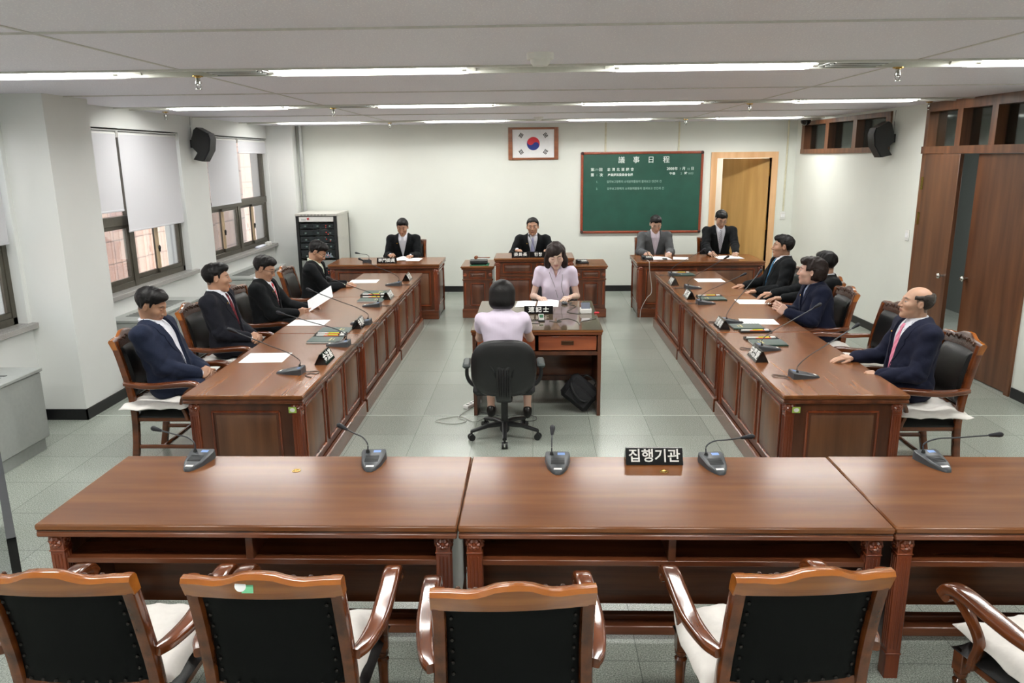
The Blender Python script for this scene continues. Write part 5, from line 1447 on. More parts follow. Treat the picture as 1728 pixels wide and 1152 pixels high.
    def headF(q):
        x=np.abs(q[:,0]);qa=np.stack([x,q[:,1],q[:,2]],1)
        f=ellp(q,(0,-.014,.036),(.075,.094,.084))
        f=smin(f,ellp(q,(0,.026,-.018),(.063,.066,.086)),.03)
        f=smin(f,ellp(q,(0,.03,-.062),(.052 if not women else .046,.052,.044)),.025)
        f=smin(f,ellp(q,(0,.072,-.092),(.024,.02,.018)),.025)
        f=smin(f,ellp(qa,(.04,.058,-.014),(.026,.03,.026)),.02)
        f=smin(f,cone(qa,(0,.084,.03),(.036,.072,.032),.011,.01),.014)
        f=smax(f,-ellp(qa,(.031,.104,.013),(.018,.02,.012)),.012)
        f=smin(f,ellp(qa,(.031,.0775,.011),(.0135,.0125,.0115)),.004)
        f=smin(f,cone(q,(0,.088,.022),(0,.107,-.022),.0065,.0115),.01)
        f=smin(f,ellp(qa,(.011,.096,-.027),(.009,.011,.008)),.006)
        f=smin(f,ellp(q,(0,.08,-.052),(.024,.017,.016)),.012)
        f=smin(f,ellp(q,(0,.0945,-.048-.002*mouth),(.02,.0065,.0048)),.004)
        f=smin(f,ellp(q,(0,.0915,-.0605-.008*mouth),(.017,.0072,.0055)),.004)
        f=smax(f,-ellp(q,(0,.1035,-.0545-.004*mouth),(.024,.008,.0016+.005*mouth)),.003)
        # ears
        e=ellp(qa,(.078,-.006,.002),(.009,.017,.028),rot('Z',.35))
        e=smax(e,-ellp(qa,(.088,-.003,.004),(.007,.011,.02)),.004)
        f=smin(f,e,.006)
        return f
    neck_r=.052 if not women else .044
    if legs=='back': pass
    hp=[]
    for i in (0,1):
        S,E,w=arms[i];hd=hands[i]
        fd=L(hd[0])-L((0,0,0)) if False else np.array(Wi.to_3x3()@Vector(hd[0]))
        pn=np.array(Wi.to_3x3()@Vector(hd[1]))
        hp.append(finger_prims(w,fd,pn,None,(-1 if i==0 else 1)*1.0,hd[2],hd[3] if len(hd)>3 else .08))
    bare=women and suit is None
    def bodyF(P):
        q=toH(P);f=headF(q)*(s*hs)
        hn=hc+HR.astype(float)@np.array([0,-.028,-.04])*s*hs
        f=smin(f,cone(P,nb-up*.03,hn,(neck_r+.006)*s,neck_r*s),.018)
        # clavicle stub and thin core
        f=smin(f,cone(P,sh[0],sh[1],.035,.035),.03)
        f=smin(f,cone(P,nb-up*.03,hip+up*.1,.05,.09),.03)
        for i in (0,1):
            S,E,w=arms[i]
            if bare: rr=(.040,.034,.032,.0215)
            else: rr=(.035,.032,.032,.0235)
            f=smin(f,cone(P,S,E,rr[0]*s,rr[1]*s),.02)
            m=E+(w-E)*.3
            f=smin(f,cone(P,E,m,rr[1]*s,rr[2]*s),.015);f=smin(f,cone(P,m,w,rr[2]*s,rr[3]*s),.015)
            near=np.where(((P-w.astype(f32))**2).sum(1)<.22**2)[0]
            if len(near):
                Pn=P[near];fh=None
                for pr in hp[i]:
                    if pr[0]=='palm':
                        _,pc,fd,pn,sd=pr
                        d=rbox(Pn,pc-pn*.002,(.021,.036,.004),.0115,np.stack([sd*0+fd,sd,pn],1).astype(f32))
                        d=np.maximum(d,-1e9)
                        fh=d
                    else:
                        fh=smin(fh,cone(Pn,pr[1],pr[2],pr[3],pr[4]),.0045)
                fn=smin(f[near],fh,.01);f[near]=fn
        return f
    lo=np.minimum.reduce([hip-.15,hc-.15]+[a[2]-.22 for a in arms]+[a[1]-.06 for a in arms]+[a[0]-.08 for a in arms]);hi=np.maximum.reduce([hip+.15,hc+.16]+[a[2]+.22 for a in arms]+[a[1]+.06 for a in arms]+[a[0]+.08 for a in arms])
    lo[2]=min(lo[2],hip[2]-.02)
    V,Q=mesh_field(bodyF,lo,hi,h)
    # colours
    q=toH(V.astype(f32)).astype(float);sk=np.array(skin);C=np.tile(sk,(len(V),1))
    nz=.5+.5*np.sin(V[:,0]*140)*np.sin(V[:,1]*120+1)*np.sin(V[:,2]*130);C*=(.97+.05*nz)[:,None]
    inh=(np.abs(q)<.14).all(1);ax=np.abs(q[:,0])
    def blend(m,c,a=1.0):
        m=np.clip(m,0,1)[:,None]*a;C[:]=C*(1-m)+np.array(c)*m
    soft=lambda d,w: np.clip(.5-d/w,0,1)
    front=inh&(q[:,1]>.05)
    lipc=(sk*np.array([.82,.5,.5])) if not women else np.array([.52,.16,.16])
    dl=np.sqrt((q[:,0]/.025)**2+((q[:,2]+.0545+.004*mouth)/(.0105+.006*mouth))**2)-1
    blend(soft(dl,.3)*front,lipc,.75)
    dm=np.sqrt((q[:,0]/.023)**2+((q[:,2]+.0545+.004*mouth)/(.002+.006*mouth))**2)-1
    blend(soft(dm,.6)*front,sk*.25,.8)
    bz=.0365-.25*np.abs(ax-.03)**1.0
    db=np.sqrt(((ax-.031)/.019)**2+((q[:,2]-bz)/.0048)**2)-1
    blend(soft(db,.6)*front,(.03,.022,.02),.85)
    de=np.sqrt(((ax-.031)/.0145)**2+((q[:,2]-.0115)/(.0025+.0055*eyes))**2)-1
    blend(soft(de,.5)*front,(.5,.45,.42) if eyes>.3 else (.05,.03,.025),.9)
    if eyes>.3:
        di=np.sqrt(((ax-.031)/.0065)**2+((q[:,2]-.0115)/(.0065))**2)-1
        blend(soft(di,.5)*soft(de,.5)*front,(.012,.008,.006),1)
        dt=np.sqrt(((ax-.031)/.0155)**2+((q[:,2]-.0155)/.0022)**2)-1
        blend(soft(dt,.6)*front,(.03,.02,.018),.85)
    dn=np.sqrt(((ax-.0075)/.004)**2+((q[:,2]+.035)/.003)**2)-1
    blend(soft(dn,.6)*front,sk*.2,.8)
    if hair in('short','part','bald','recede'): # dark short-hair tone on scalp sides
        zm=np.interp(q[:,1],[-.12,-.05,-.03,-.02,.012,.02,.03,.06,.09],[-.06,-.05,-.01,.03,.03,.0,.05,.07,.078])
        if hair in('bald','recede'): zm2=zm+1e-9;m=(q[:,2]>zm)&(q[:,2]<.055)&inh
        else: m=(q[:,2]>zm+.006)&inh
        C[m]=C[m]*.25+np.array([.03,.025,.022])*.75
    np_obj('body',V,Q,M['skin'],t,C)
    # ---- hair ----
    def hairF(P):
        q=toH(P);x=q[:,0];xa=np.abs(x);y=q[:,1];z=q[:,2]
        strand=.0015*np.sin(210*x+30*np.sin(30*z)+25*y)*np.sin(80*z+60*y)+(.003 if hair!='bob' else .0008)*np.sin(62*x+1.3+8*np.sin(20*y))*np.sin(45*y+50*z)
        if hair in('short','part','bald','recede'):
            f=ellp(q,(0,-.017,.044),(.086,.104,.091))
            if hair in('short','part'): f=smin(f,ellp(q,(.012 if hair=='part' else 0,.036,.092),(.062,.062,.04)),.03)
            zm=np.interp(y,[-.13,-.06,-.035,-.028,-.02,.010,.014,.024,.03,.045,.07,.1],[-.088,-.084,-.06,-.01,.036,.036,-.006,-.006,.036,.052,.066,.074]).astype(f32)
            if hair=='part': zm=zm+np.where(y>.04,.014*np.sin(x*60+.8),0)
            if hair=='recede': zm=zm+np.where(y>.03,.012,0)
            if hair=='bald': zm=np.where(y>.012,.03,zm)
            zm=zm+.004*np.sin(85*x+50*y)+.003*np.sin(170*x+1)
            cut=(zm-z)
            f=f+.005*np.clip(1-(z-zm)/.016,0,1)
            f=smax(f,cut,.006)
            f=smax(f,(xa-.088),.01)
            if hair=='bald':
                f=smax(f,(z-.072-.22*(-y-.02)),.01)
                f=smax(f,y-.042,.008)
            f=f+strand
        elif hair=='bob':
            f=ellp(q,(0,-.022,.03),(.096,.108,.098))
            f=smin(f,ellp(q,(0,-.03,-.045),(.094,.088,.062)),.04)
            f=smax(f,-(z+.092+.12*(y*0)),.012)
            op=smax(smax(xa-.062,(.045-y),.01),z-.048-.02*np.cos(x*20),.01)  # face opening
            f=smax(f,-op,.01)
            f=f+strand*.25
        elif hair=='long':
            f=ellp(q,(0,-.016,.032),(.092,.108,.096))
            f=smin(f,ellp(q,(0,-.03,-.06),(.106,.075,.08)),.05)
            f=smin(f,ellp(q,(-.075,.02,-.06),(.034,.045,.07)),.03)
            f=smin(f,ellp(q,(.078,.02,-.06),(.034,.045,.07)),.03)
            f=smax(f,-(z+.13+.1*x*0),.015)
            op=smax(smax(xa-.055,(.035-y),.01),z-.052+.35*(x+.03),.01)
            op=np.minimum(op,smax(smax(xa-.054,.03-y,.01),z-.012,.01))
            f=smax(f,-op,.008)
            f=f+strand*.8+.002*np.sin(110*x+20*z)
        else: # perm
            f=ellp(q,(0,-.02,.038),(.094,.11,.096))
            f=smin(f,ellp(q,(0,-.05,-.02),(.085,.07,.07)),.04)
            f=smin(f,ellp(q,(0,.05,.095),(.07,.05,.03)),.03)
            f=smax(f,-(z+.07),.015)
            op=np.minimum(smax(smax(xa-.1,(.04-y),.01),z-.06,.01),smax(smax(xa-.1,(.012-y),.01),z-.015,.01))
            f=smax(f,-op,.01)
            ear=smax(smax(-.015-y,y-.03,.01),z-.02,.01);f=smax(f,-smax(ear,.06-xa,.01),.01)
            f=f+.005*np.sin(60*x+9)*np.sin(48*y)*np.sin(55*z)+strand
        return f*(s*hs)
    lo=hc-.19*hs;hi=hc+.19*hs
    V,Q=mesh_field(hairF,lo,hi,h)
    if len(Q): np_obj('hair',V,Q,M[hairm],t)
    # ---- garments ----
    def tl(P): q=(P-hip.astype(f32))@Rt/s;return q[:,0],q[:,1],q[:,2]
    ztop=.455
    neckc=lambda P: cone(P,nb-up*.03,hc+HR.astype(float)@np.array([0,-.028,-.06])*s,(neck_r+.013)*s,(neck_r+.008)*s)
    if suit is not None:
        zb=ztop-.01
        def jacketF(P):
            f=torso(P,.016*s);f=arm(P,f,(.071,.062,.049),k=.03,cut=.024)
            f=smin(f,ellp(P,sh[0]+up*.006,np.array([.066,.07,.052])*s,Rt),.035);f=smin(f,ellp(P,sh[1]+up*.006,np.array([.066,.07,.052])*s,Rt),.035)
            f=f+folds(P,.0045)
            x,y,z=tl(P);d=ztop-z
            hw=v0*(1-np.clip(d-.02,0,2)/vl)
            V_=smax(np.abs(x)-hw,np.maximum(-y+.005,-(vl-d)*1.0),.004)
            V_=np.minimum(V_,np.maximum(neckc(P)-.013,-(z-ztop+.05)))
            f=smax(f,-V_*s,.004)
            f=smax(f,-(P[:,2]-.455) if legs!='x' else f,.01)
            return f
        pts=[hip,nb]+[a for b_ in arms for a in b_]
        lo=np.minimum.reduce(pts)-.16*max(1,g);hi=np.maximum.reduce(pts)+.16*max(1,g);lo[2]=.44;lo[1]-=.03;hi[1]+=.03;hi[2]-=.05
        V,Q=mesh_field(jacketF,lo,hi,max(h,.005))
        jk=np_obj('suit_jacket' if not women else 'jacket',V,Q,suit,t)
        # lapels : strips projected onto the jacket surface
        def proj_pts(XZ,Ff,extra):
            X=np.array(XZ);ys=np.linspace(.24,-.05,88)
            P=[];
            for x_,z_ in XZ:
                for y_ in ys: P.append(hip+rt*x_*s+fw*y_*s+up*z_*s)
            F_=Ff(np.array(P,dtype=f32)).reshape(len(XZ),len(ys));out=[]
            for i,(x_,z_) in enumerate(XZ):
                k=np.argmax(F_[i]<0) if (F_[i]<0).any() else 50
                a=F_[i][k-1] if k>0 else 1;b_=F_[i][k];tt=a/(a-b_) if a!=b_ else 0
                y_=ys[k-1]+(ys[k]-ys[k-1])*tt if k>0 else ys[0]
                out.append(hip+rt*x_*s+fw*(y_*s+extra)+up*z_*s)
            return out
        def torsoOnly(P): 
            f=torso(P,.016*s)
            f=smin(f,ellp(P,sh[0]+up*.006,np.array([.066,.07,.052])*s,Rt),.035);f=smin(f,ellp(P,sh[1]+up*.006,np.array([.066,.07,.052])*s,Rt),.035)
            return f+folds(P,.0045)
        for q_ in (-1,1):
            nrow=16;XZ=[]
            for i in range(nrow+1):
                u=i/nrow;d=.012+u*(vl-.01);hw=v0*(1-max(0,d-.02)/vl)
                wd=.055*math.sin(min(1,u*1.15+.28)*PI)**.7+.004
                if u>.92: wd*=.6
                if .22<u<.3: wd*=.72
                for j in range(4):
                    XZ.append((q_*(hw+.0+wd*j/3),ztop-d-.0+(.02*j/3)*(1-u)))
            P_=proj_pts(XZ,torsoOnly,.0045)
            a=MB();n_=4;fs=[];base=len(P_)
            vs=[tuple(p) for p in P_]+[tuple(np.array(p)-fw*.004) for p in P_]
            for i in range(nrow):
                for j in range(n_-1):
                    f_=(i*n_+j,i*n_+j+1,(i+1)*n_+j+1,(i+1)*n_+j)
                    if q_<0:f_=tuple(reversed(f_))
                    fs.append(f_);
                for j in (0,n_-1):
                    fs.append((i*n_+j,(i+1)*n_+j,base+(i+1)*n_+j,base+i*n_+j) )
            a.add(vs,fs,0,True);a.build('lapel',suit,jk,ang=60)
        if pin:
            P_=proj_pts([(.085,ztop-.09)],torsoOnly,.006)[0]
            a=MB();a.ell(tuple(P_),(.009,.004,.009),10,6);a.build('lapel_pin',M['brass'],jk)
    # shirt
    sm=shirt if shirt is not None else M['white']
    def shirtF(P):
        if bare:
            f=torso(P,.004*s)
            for i in (0,1):
                S,E,w=arms[i];e=S+(E-S)*.42
                f=smin(f,cone(P,S,e,.064*s,.056*s),.025)
                f=smax(f,-(((P-e.astype(f32))@((e-S)/np.linalg.norm(e-S)).astype(f32)+.0)*-1)*0-1 if False else f-1,.001)
            f=f+folds(P,.003)
            x,y,z=tl(P)
            vn=smax(np.abs(x)-.035*np.clip((z-(ztop-.09))/.09,0,1.3),np.maximum(-y,-(z-(ztop-.09))),.004)
            f=smax(f,-vn*s,.004)
        else:
            f=torso(P,-.004*s)
            f=arm(P,f,(.045,.040,.034),cut=.004)
        c=neckc(P);x,y,z=tl(P)
        c=c-.008
        c=smax(c,(z-(ztop+(.05 if not women else .025)-.22*np.clip(y,-.1,.1)))*s,.004)
        if tie is None:  # open collar notch
            c=smax(c,-(smax(np.abs(x)-.02-.5*np.clip(z-ztop+.02,0,.1),-y,.003))*s,.004)
        f=smin(f,c,.01)
        f=smax(f,-(P[:,2]-.46),.01)
        return f
    pts=[hip,nb]+[a for b_ in arms for a in b_]
    lo=np.minimum.reduce(pts)-.14*max(1,g);hi=np.maximum.reduce(pts)+.14*max(1,g);lo[2]=.45
    V,Q=mesh_field(shirtF,lo,hi,max(h,.005))
    shn=np_obj('blouse' if women else 'shirt',V,Q,sm,t)
    def proj2(XZ,Ff,extra):
        ys=np.linspace(.24,-.05,88);P=[]
        for x_,z_ in XZ:
            for y_ in ys: P.append(hip+rt*x_*s+fw*y_*s+up*z_*s)
        F_=Ff(np.array(P,dtype=f32)).reshape(len(XZ),len(ys));out=[]
        for i,(x_,z_) in enumerate(XZ):
            k=max(1,int(np.argmax(F_[i]<0)) if (F_[i]<0).any() else 50);a_=F_[i][k-1];b_=F_[i][k];tt=a_/(a_-b_) if a_!=b_ else 0
            out.append(hip+rt*x_*s+fw*((ys[k-1]+(ys[k]-ys[k-1])*tt)*s+extra)+up*z_*s)
        return out
    if not women or bare:
        # collar wings
        for q_ in (-1,1):
            XZ=[(q_*.008,ztop-.004),(q_*.05,ztop+.018),(q_*.062,ztop-.012),(q_*.036,ztop-.052)]
            P_=proj2(XZ,shirtF,.006);P_[0]=P_[0]+fw*.004
            a=MB();vs=[tuple(p) for p in P_]+[tuple(np.array(p)-fw*.005) for p in P_];f_=(0,1,2,3);o_=[f_ if q_<0 else f_[::-1]]
            if q_<0:o_=[f_[::-1]]
            else:o_=[f_]
            for i in range(4): o_.append((i,(i+1)%4,(i+1)%4+4,i+4))
            a.add(vs,o_);a.build('collar_wing',sm,shn)
    if tie is not None:
        a=MB();XZ=[];rows=[(0.0,.014),(.012,.02),(.03,.016),(.036,.013),(.1,.022),(.18,.03),(.28,.038),(.36,.04),(.40,.036)]
        for d,w_ in rows:
            for j in (-1,-.5,0,.5,1): XZ.append((w_*j,ztop-.008-d))
        P_=proj2(XZ,shirtF,.006);P_=[p+fw*(.01 if i//5 in(0,1,2) else .002)*(1-abs(i%5-2)/3) for i,p in enumerate(P_)]
        vs=[tuple(p) for p in P_]+[tuple(np.array(p)-fw*.008) for p in P_];o=len(P_);fs=[]
        for i in range(len(rows)-1):
            for j in range(4): q=i*5+j;fs.append((q,q+5,q+6,q+1))
            for j in (0,4): q=i*5+j;fs.append((q,q+5,q+5+o,q+o) if j==4 else (q,q+o,q+5+o,q+5))
        a.add(vs,fs,0,True);a.build('necktie',tie,t,ang=60)
    elif not women:
        # button placket
        P_=proj2([(0,ztop-.03-k*.07) for k in range(4)],shirtF,.002);a=MB()
        for p in P_: a.ell(tuple(p),(.005,.002,.005),8,5)
        a.build('shirt_buttons',M['white'],shn)
    # trousers
    pm=pants if pants is not None else suit
    kn=knees if knees is not None else [(-.11,hipy+.43*s,.57),(.11,hipy+.43*s,.57)]
    ank=[(k_[0],k_[1]-.06 if legs=='seated' else k_[1]-.02,.09) for k_ in kn]
    def legF(P):
        f=ellp(P,hip+np.array([0,-.01,.02]),np.array([.17*g,.13,.11])*s)
        for i,q in enumerate((-1,1)):
            k_=np.array(kn[i]);a_=np.array(ank[i])
            f=smin(f,cone(P,hip+np.array([q*.085,.02,.0]),k_,.085*s,.062*s),.05)
            if bare or women: 
                pass
            else: f=smin(f,cone(P,k_,a_,.062*s,.05*s),.02)
        f=f+folds(P,.004)
        f=smax(f,-(P[:,2]-.465)*0-1,.01)
        return f
    pts=[hip]+[np.array(k_) for k_ in kn]+[np.array(a_) for a_ in ank]
    V,Q=mesh_field(legF,np.minimum.reduce(pts)-.18,np.maximum.reduce(pts)+.18,.009)
    np_obj('skirt' if women else 'trousers',V,Q,pm,t)
    if women:
        def shinF(P):
            f=None
            for i in (0,1):
                k_=np.array(kn[i]);a_=np.array(ank[i]);m=k_+(a_-k_)*.35+np.array([0,-.01,0])
                c=smin(cone(P,k_,m,.045,.05),cone(P,m,a_,.05,.03),.02);f=c if f is None else smin(f,c,.005)
                f=smin(f,cone(P,a_,a_+np.array([0,.02,-.05]),.03,.03),.02)
            return f
        V,Q=mesh_field(shinF,np.minimum.reduce([np.array(x) for x in list(kn)+list(ank)])-.1,np.maximum.reduce([np.array(x) for x in list(kn)+list(ank)])+.1,.007)
        np_obj('leg_skin',V,Q,M['skin'],t,np.tile(np.array(skin),(len(V),1)))
    for i in (0,1):
        a_=np.array(ank[i])
        def shoeF(P):
            f=ellp(P,a_+np.array([0,.085,-.05]),(.042,.13,.045));f=smin(f,ellp(P,a_+np.array([0,-.01,-.03]),(.04,.05,.06)),.02)
            return smax(f,-(P[:,2]-.004),.003)
        V,Q=mesh_field(shoeF,a_-np.array([.08,.1,.1]),a_+np.array([.08,.26,.08]),.008)
        np_obj('shoe',V,Q,plain('dark_shoe_leather',rgb(28,34,52) if women else rgb(24,20,18),.3),t)
    if glasses:
        a=MB();hcv=Vector(hc)
        def HP(x,y,z): return tuple(hcv+Hm@Vector((x,y,z))*s*hs)
        for q_ in (-1,1):
            ring=[HP(q_*.032+.021*math.cos(k*PI/8),.098-.006*abs(math.cos(k*PI/8)),.008+.0145*math.sin(k*PI/8)) for k in range(17)]
            a.tube(ring,.0015,n=6,cap=False)
            a.tube([HP(q_*.053,.094,.014),HP(q_*.074,.06,.016),HP(q_*.08,.0,.014)],.0016,n=6)
        a.tube([HP(-.011,.1,.012),HP(0,.106,.014),HP(.011,.1,.012)],.0015,n=6)
        a.build('glasses',glasses,t)
    t['_w']=0;del t['_w']
    return t,arms,HR,hc
# people in the photo
DN=(0,0,-1)
navy=cloth('navy_pinstripe_suit',rgb(34,40,58));char=cloth('charcoal_suit',rgb(30,31,38));blk=cloth('black_suit',rgb(22,24,26));grys=cloth('grey_suit',rgb(84,86,88));navb=cloth('dark_navy_suit',rgb(30,33,50))
wsh=cloth('white_shirt',rgb(224,226,234),rough=.7);lav=cloth('lavender_blouse',rgb(216,204,222),stripe=rgb(222,212,228),sc=50,rough=.8);psh=cloth('pale_lilac_shirt',rgb(214,204,216))
redt=cloth('dark_red_tie',rgb(120,24,36),stripe=rgb(60,14,24),axis='DIAGONAL',sc=18,rough=.4);strt=cloth('red_white_striped_tie',rgb(190,50,60),stripe=rgb(236,220,220),axis='DIAGONAL',sc=14,rough=.4)
pnk=cloth('pink_tie',rgb(226,132,160),stripe=rgb(236,160,182),axis='DIAGONAL',sc=14,rough=.35);blt=cloth('blue_tie',rgb(42,100,140),stripe=rgb(60,124,160),axis='DIAGONAL',sc=14,rough=.35);lilt=cloth('pale_lilac_tie',rgb(176,178,212),rough=.35);sist=cloth('silver_striped_tie',rgb(210,212,220),stripe=rgb(140,142,156),axis='DIAGONAL',sc=20,rough=.35)
yelsh=cloth('pale_green_shirt',rgb(206,214,196))
SK=(.45,.25,.16);SKL=(.56,.35,.26);SKD=(.38,.205,.125)
def side(nm,x,y,sgn,**k):
    return person(nm,(x,y),R(-90*sgn),**k)
Lx=-2.7
# L1 : dozing, clasped hands in lap (wrist left is local -x = world +y for facing +x)
def clasp(cx,cy,cz,fx,sp=.055,curl=1.15):
    """wrists for someone facing fx*X ; returns wrists(left-local,right-local), hands"""
    # local left (-x) is world +y for facing +X, world -y for facing -X
    wl=(cx-fx*.07,cy+fx*sp,cz);wr=(cx-fx*.07,cy-fx*sp,cz)
    hl=((fx*1,-fx*.75,-.12),(-fx*.1,-fx*.8,-.5),curl);hr=((fx*1,fx*.75,-.12),(-fx*.1,fx*.8,-.5),curl)
    return (wl,wr),(hl,hr)
w,hd=clasp(-2.5,5.66,.70,1)
person('man dozing in a navy suit without a tie, hands clasped, nearest on the left',(-2.77,5.66),R(-90),lean=R(-15),hipy=-.04,hipz=.63,head=(R(24),R(4),R(4)),wrists=w,hands=hd,suit=navy,shirt=wsh,hair='part',skin=SKD,eyes=.1,girth=1.12,h=.0036,s=1.02,pin=False,v0=.08,vl=.44)
w,hd=clasp(-2.5,6.72,.73,1)
person('man in a dark suit and dark red tie, hands clasped, second on the left',(-2.77,6.74),R(-90),lean=R(-10),hipy=-.02,hipz=.67,head=(R(2),R(22),R(0)),wrists=w,hands=hd,suit=char,shirt=wsh,tie=redt,hair='short',skin=SK,girth=1.05,h=.0038,s=1.0,vl=.42,v0=.078)
person('man with glasses and red striped tie reading a sheet, third on the left',(-2.75,7.8),R(-90),lean=R(-4),hipy=-.04,head=(R(22),R(-2),R(0)),wrists=((-2.41,7.98,.74),(-2.46,7.74,.74)),hands=(((1,-.25,.1),(-.1,-1,-.2),.6),((1,.1,.1),(-.1,1,-.2),.6)),
    suit=blk,shirt=wsh,tie=strt,hair='short',skin=SK,glasses=M['black'],girth=1.1,h=.004,s=1.0,eyes=.1,vl=.3,hipz=.6)
person('man with glasses in a dark suit bowed over a sheet beside the rack, farthest left',(-2.68,9.25),R(-90),lean=R(4),hipy=-.04,head=(R(34),R(0),R(0)),wrists=((-2.36,9.44,.775),(-2.34,9.28,.775)),hands=(((1,.0,-.05),DN,.5),((1,.25,-.05),DN,.5)),
    suit=blk,shirt=yelsh,hair='short',skin=SK,glasses=M['chrome'],girth=1.05,h=.0045,s=1.0,eyes=.1,pin=False,vl=.24,hipz=.6)
# right side (facing -X): local left = world -y
person('balding man with a pink tie in a navy suit, nearest on the right',(2.72,5.5),R(90),lean=R(-4),hipy=-.0,hipz=.645,head=(R(-7),R(-6),R(0)),wrists=((2.44,5.36,.745),(2.4,5.72,.785)),hands=(((-1,.1,-.15),(.2,.6,-.8),.7),((-1,-.1,-.02),DN,.3)),
    suit=navb,shirt=wsh,tie=pnk,hair='bald',hs=1.01,hairm='hairg',skin=(.47,.28,.19),girth=1.15,h=.0036,s=1.0,vl=.46,v0=.08)
person('woman with short wavy hair in a navy jacket leaning on the right desk',(2.76,7.42),R(90),lean=R(8),hipy=.0,hipz=.61,head=(R(-2),R(-22),R(0)),wrists=((2.38,7.25,.83),(2.38,7.42,.83)),hands=(((-.8,.35,.55),(-.3,.9,.1),.9),((-.8,-.35,.5),(-.3,-.9,.1),.9)),
    suit=cloth('navy_jacket',rgb(26,30,48)),shirt=cloth('pale_inner_top',rgb(160,172,196)),women=True,hair='perm',hairm='hairb',skin=(.56,.35,.27),girth=1.1,h=.004,s=.98,hs=1.15,vl=.26,v0=.045,elbow_out=.7)
person('man in a black suit half hidden behind the woman in navy',(2.95,8.06),R(90),lean=R(-7),hipy=-.04,hipz=.6,head=(R(4),R(-48),R(0)),wrists=((2.46,8.06,.78),(2.46,8.36,.78)),hands=(((-1,.1,-.05),DN,.5),((-1,-.1,-.05),DN,.5)),
    suit=blk,shirt=wsh,tie=blt,hair='short',skin=SK,h=.0045,s=.97)
person('man with a blue tie and dark suit, farthest on the right',(2.76,8.92),R(90),lean=R(-10),hipy=-.02,hipz=.67,head=(R(-2),R(-12),R(0)),wrists=((2.52,8.72,.78),(2.48,9.12,.78)),hands=(((-1,.15,-.08),DN,.55),((-1,-.1,-.05),DN,.35)),
    suit=blk,shirt=wsh,tie=blt,hair='short',skin=SK,h=.0045,s=1.0,girth=1.08,vl=.44,v0=.08)
# back row facing the camera (rz=180): local left = world +x
person('man without a tie reading papers at the back left desk',(-2.07,12.2),PI,lean=R(6),hipy=.06,hipz=.65,head=(R(20),R(0),R(0)),wrists=((-1.9,11.72,.84),(-2.22,11.74,.85)),hands=(((-.3,-1,-.1),DN,.4),((.35,-1,.15),(.2,.2,-1),.4)),
    suit=blk,shirt=wsh,hair='short',skin=SK,h=.005,s=1.0,eyes=.1,vl=.3)
person('man speaking at the rostrum in a dark suit with a pale lilac tie',(-.04,12.03),PI,lean=R(5),hipy=.0,hipz=.63,head=(R(2),R(-2),R(2)),wrists=((.2,11.62,.925),(-.28,11.6,.93)),hands=(((-.5,-1,-.1),DN,.7),((.6,-1,-.1),DN,.8)),
    suit=blk,shirt=wsh,tie=lilt,hair='recede',skin=(.46,.255,.16),h=.005,s=1.03,mouth=.6,girth=1.0,vl=.34,hs=1.08,elbow_out=.75)
t3,a3,_,_=person('young man with glasses in a grey suit writing at the back right desk',(1.86,12.25),PI,lean=R(9),hipy=.06,hipz=.67,head=(R(24),R(2),R(0)),wrists=((2.02,11.72,.85),(1.67,11.72,.855)),hands=(((-.2,-1,-.1),DN,.5),((.3,-1,-.1),(.5,0,-1),.9)),
    suit=grys,shirt=psh,hair='short',skin=(.5,.31,.22),glasses=M['chrome'],h=.005,s=1.0,eyes=.1,pin=False)
t4,a4,_,_=person('man with a silver striped tie writing at the far right of the back desk',(2.86,12.25),PI,lean=R(9),hipy=.06,hipz=.74,head=(R(30),R(4),R(0)),wrists=((3.02,11.7,.85),(2.63,11.7,.86)),hands=(((-.3,-1,-.1),DN,.4),((.3,-1,-.1),(.5,0,-1),.9)),
    suit=blk,shirt=wsh,tie=sist,hair='short',skin=(.48,.29,.2),glasses=M['chrome'],h=.005,s=1.0,eyes=.1,pin=False,vl=.36)
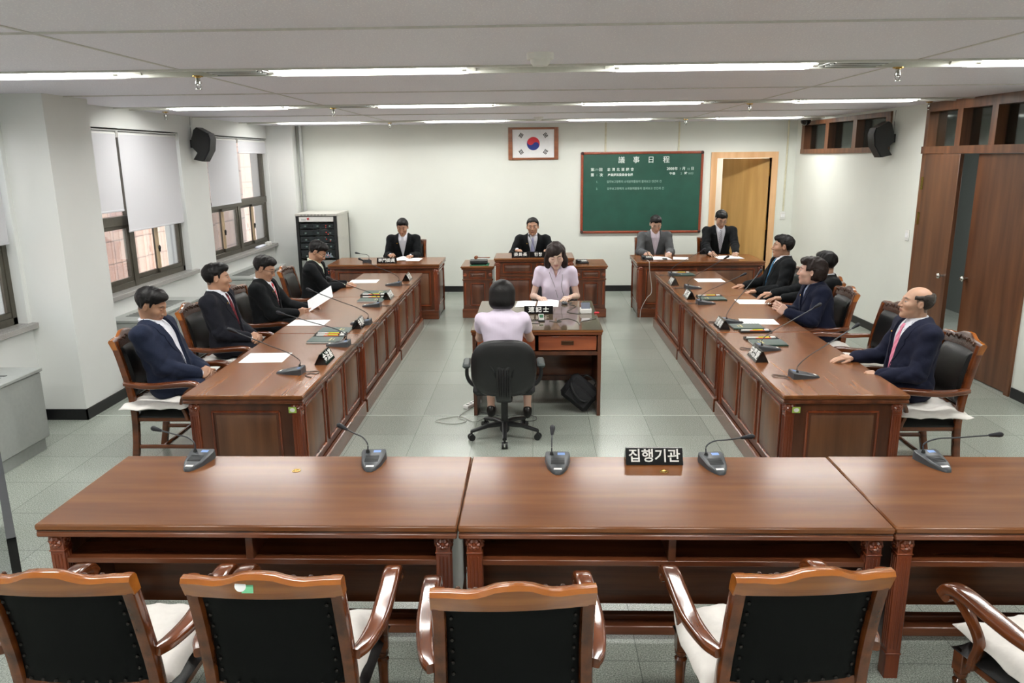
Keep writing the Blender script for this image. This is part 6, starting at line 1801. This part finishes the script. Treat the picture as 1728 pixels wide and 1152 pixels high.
for x,y,z,l in ((1.7,11.62,.85,'pen in the hand of the man in a grey suit'),(2.66,11.6,.855,'pen in the hand of the man at the far right of the back desk')):
    a=MB();a.tube([(x+.0,y-.03,z-.035),(x-.03,y+.03,z+.06)],.004,n=8);o=a.build('pen',M['black']);tag(o,l,'pen')
# women
person('woman stenographer in a lavender blouse facing the camera, dark bobbed hair',(.22,8.42),PI,lean=R(4),hipy=.04,hipz=.67,hs=1.17,head=(R(22),R(0),R(3)),wrists=((.36,8.14,.825),(.04,8.12,.825)),hands=(((-.6,-1,-.1),DN,.5),((.6,-1,-.1),DN,.5)),
    shirt=lav,pants=blk,women=True,hair='long',hairm='hairb',skin=(.64,.44,.35),h=.0042,s=.98,eyes=.1,girth=.92,pin=False,elbow_out=.5)
person('woman stenographer seen from behind in a white and lilac blouse, black bob',(-.275,6.24),R(0),lean=R(3),hipy=.0,hipz=.58,hs=1.17,head=(R(16),R(-3),R(0)),wrists=((-.38,6.66,.83),(-.14,6.66,.83)),hands=(((.3,1,-.1),DN,.4),((-.3,1,-.1),DN,.4)),
    shirt=lav,pants=blk,women=True,hair='bob',hairm='hair',skin=(.58,.38,.29),h=.004,s=.97,girth=1.0,pin=False,elbow_out=.9,knees=[(-.13,.42,.52),(.2,.40,.52)],legs='back')
# paper held by the third man
o=paper(-2.27,7.83,.775,R(-95),.21,.3,'white sheet held up in the hands of the man with glasses',lines=False)
u_=Vector((.82,.05,.5)).normalized();n_=Vector((-.45,-.5,.72));n_=(n_-u_*n_.dot(u_)).normalized();w_=u_.cross(n_)
mt_=Matrix.Identity(4)
for i_ in range(3): mt_[i_][0]=w_[i_];mt_[i_][1]=u_[i_];mt_[i_][2]=n_[i_]
o.rotation_euler=(0,0,0);o.matrix_world=Matrix.Translation((-2.24,7.84,.875))@mt_
# headset cords of the facing woman
cord([(.15,8.27,1.08),(.17,8.24,1.02),(.2,8.225,.95),(.22,8.225,.88),(.24,8.14,.815)],'thin lanyard cord hanging on the lavender blouse of the woman facing the camera','cord',.002)
cord([(.29,8.27,1.08),(.29,8.24,1.0),(.28,8.225,.93),(.31,8.13,.815)],'thin earphone cord on the blouse of the woman facing the camera','cord',.002)
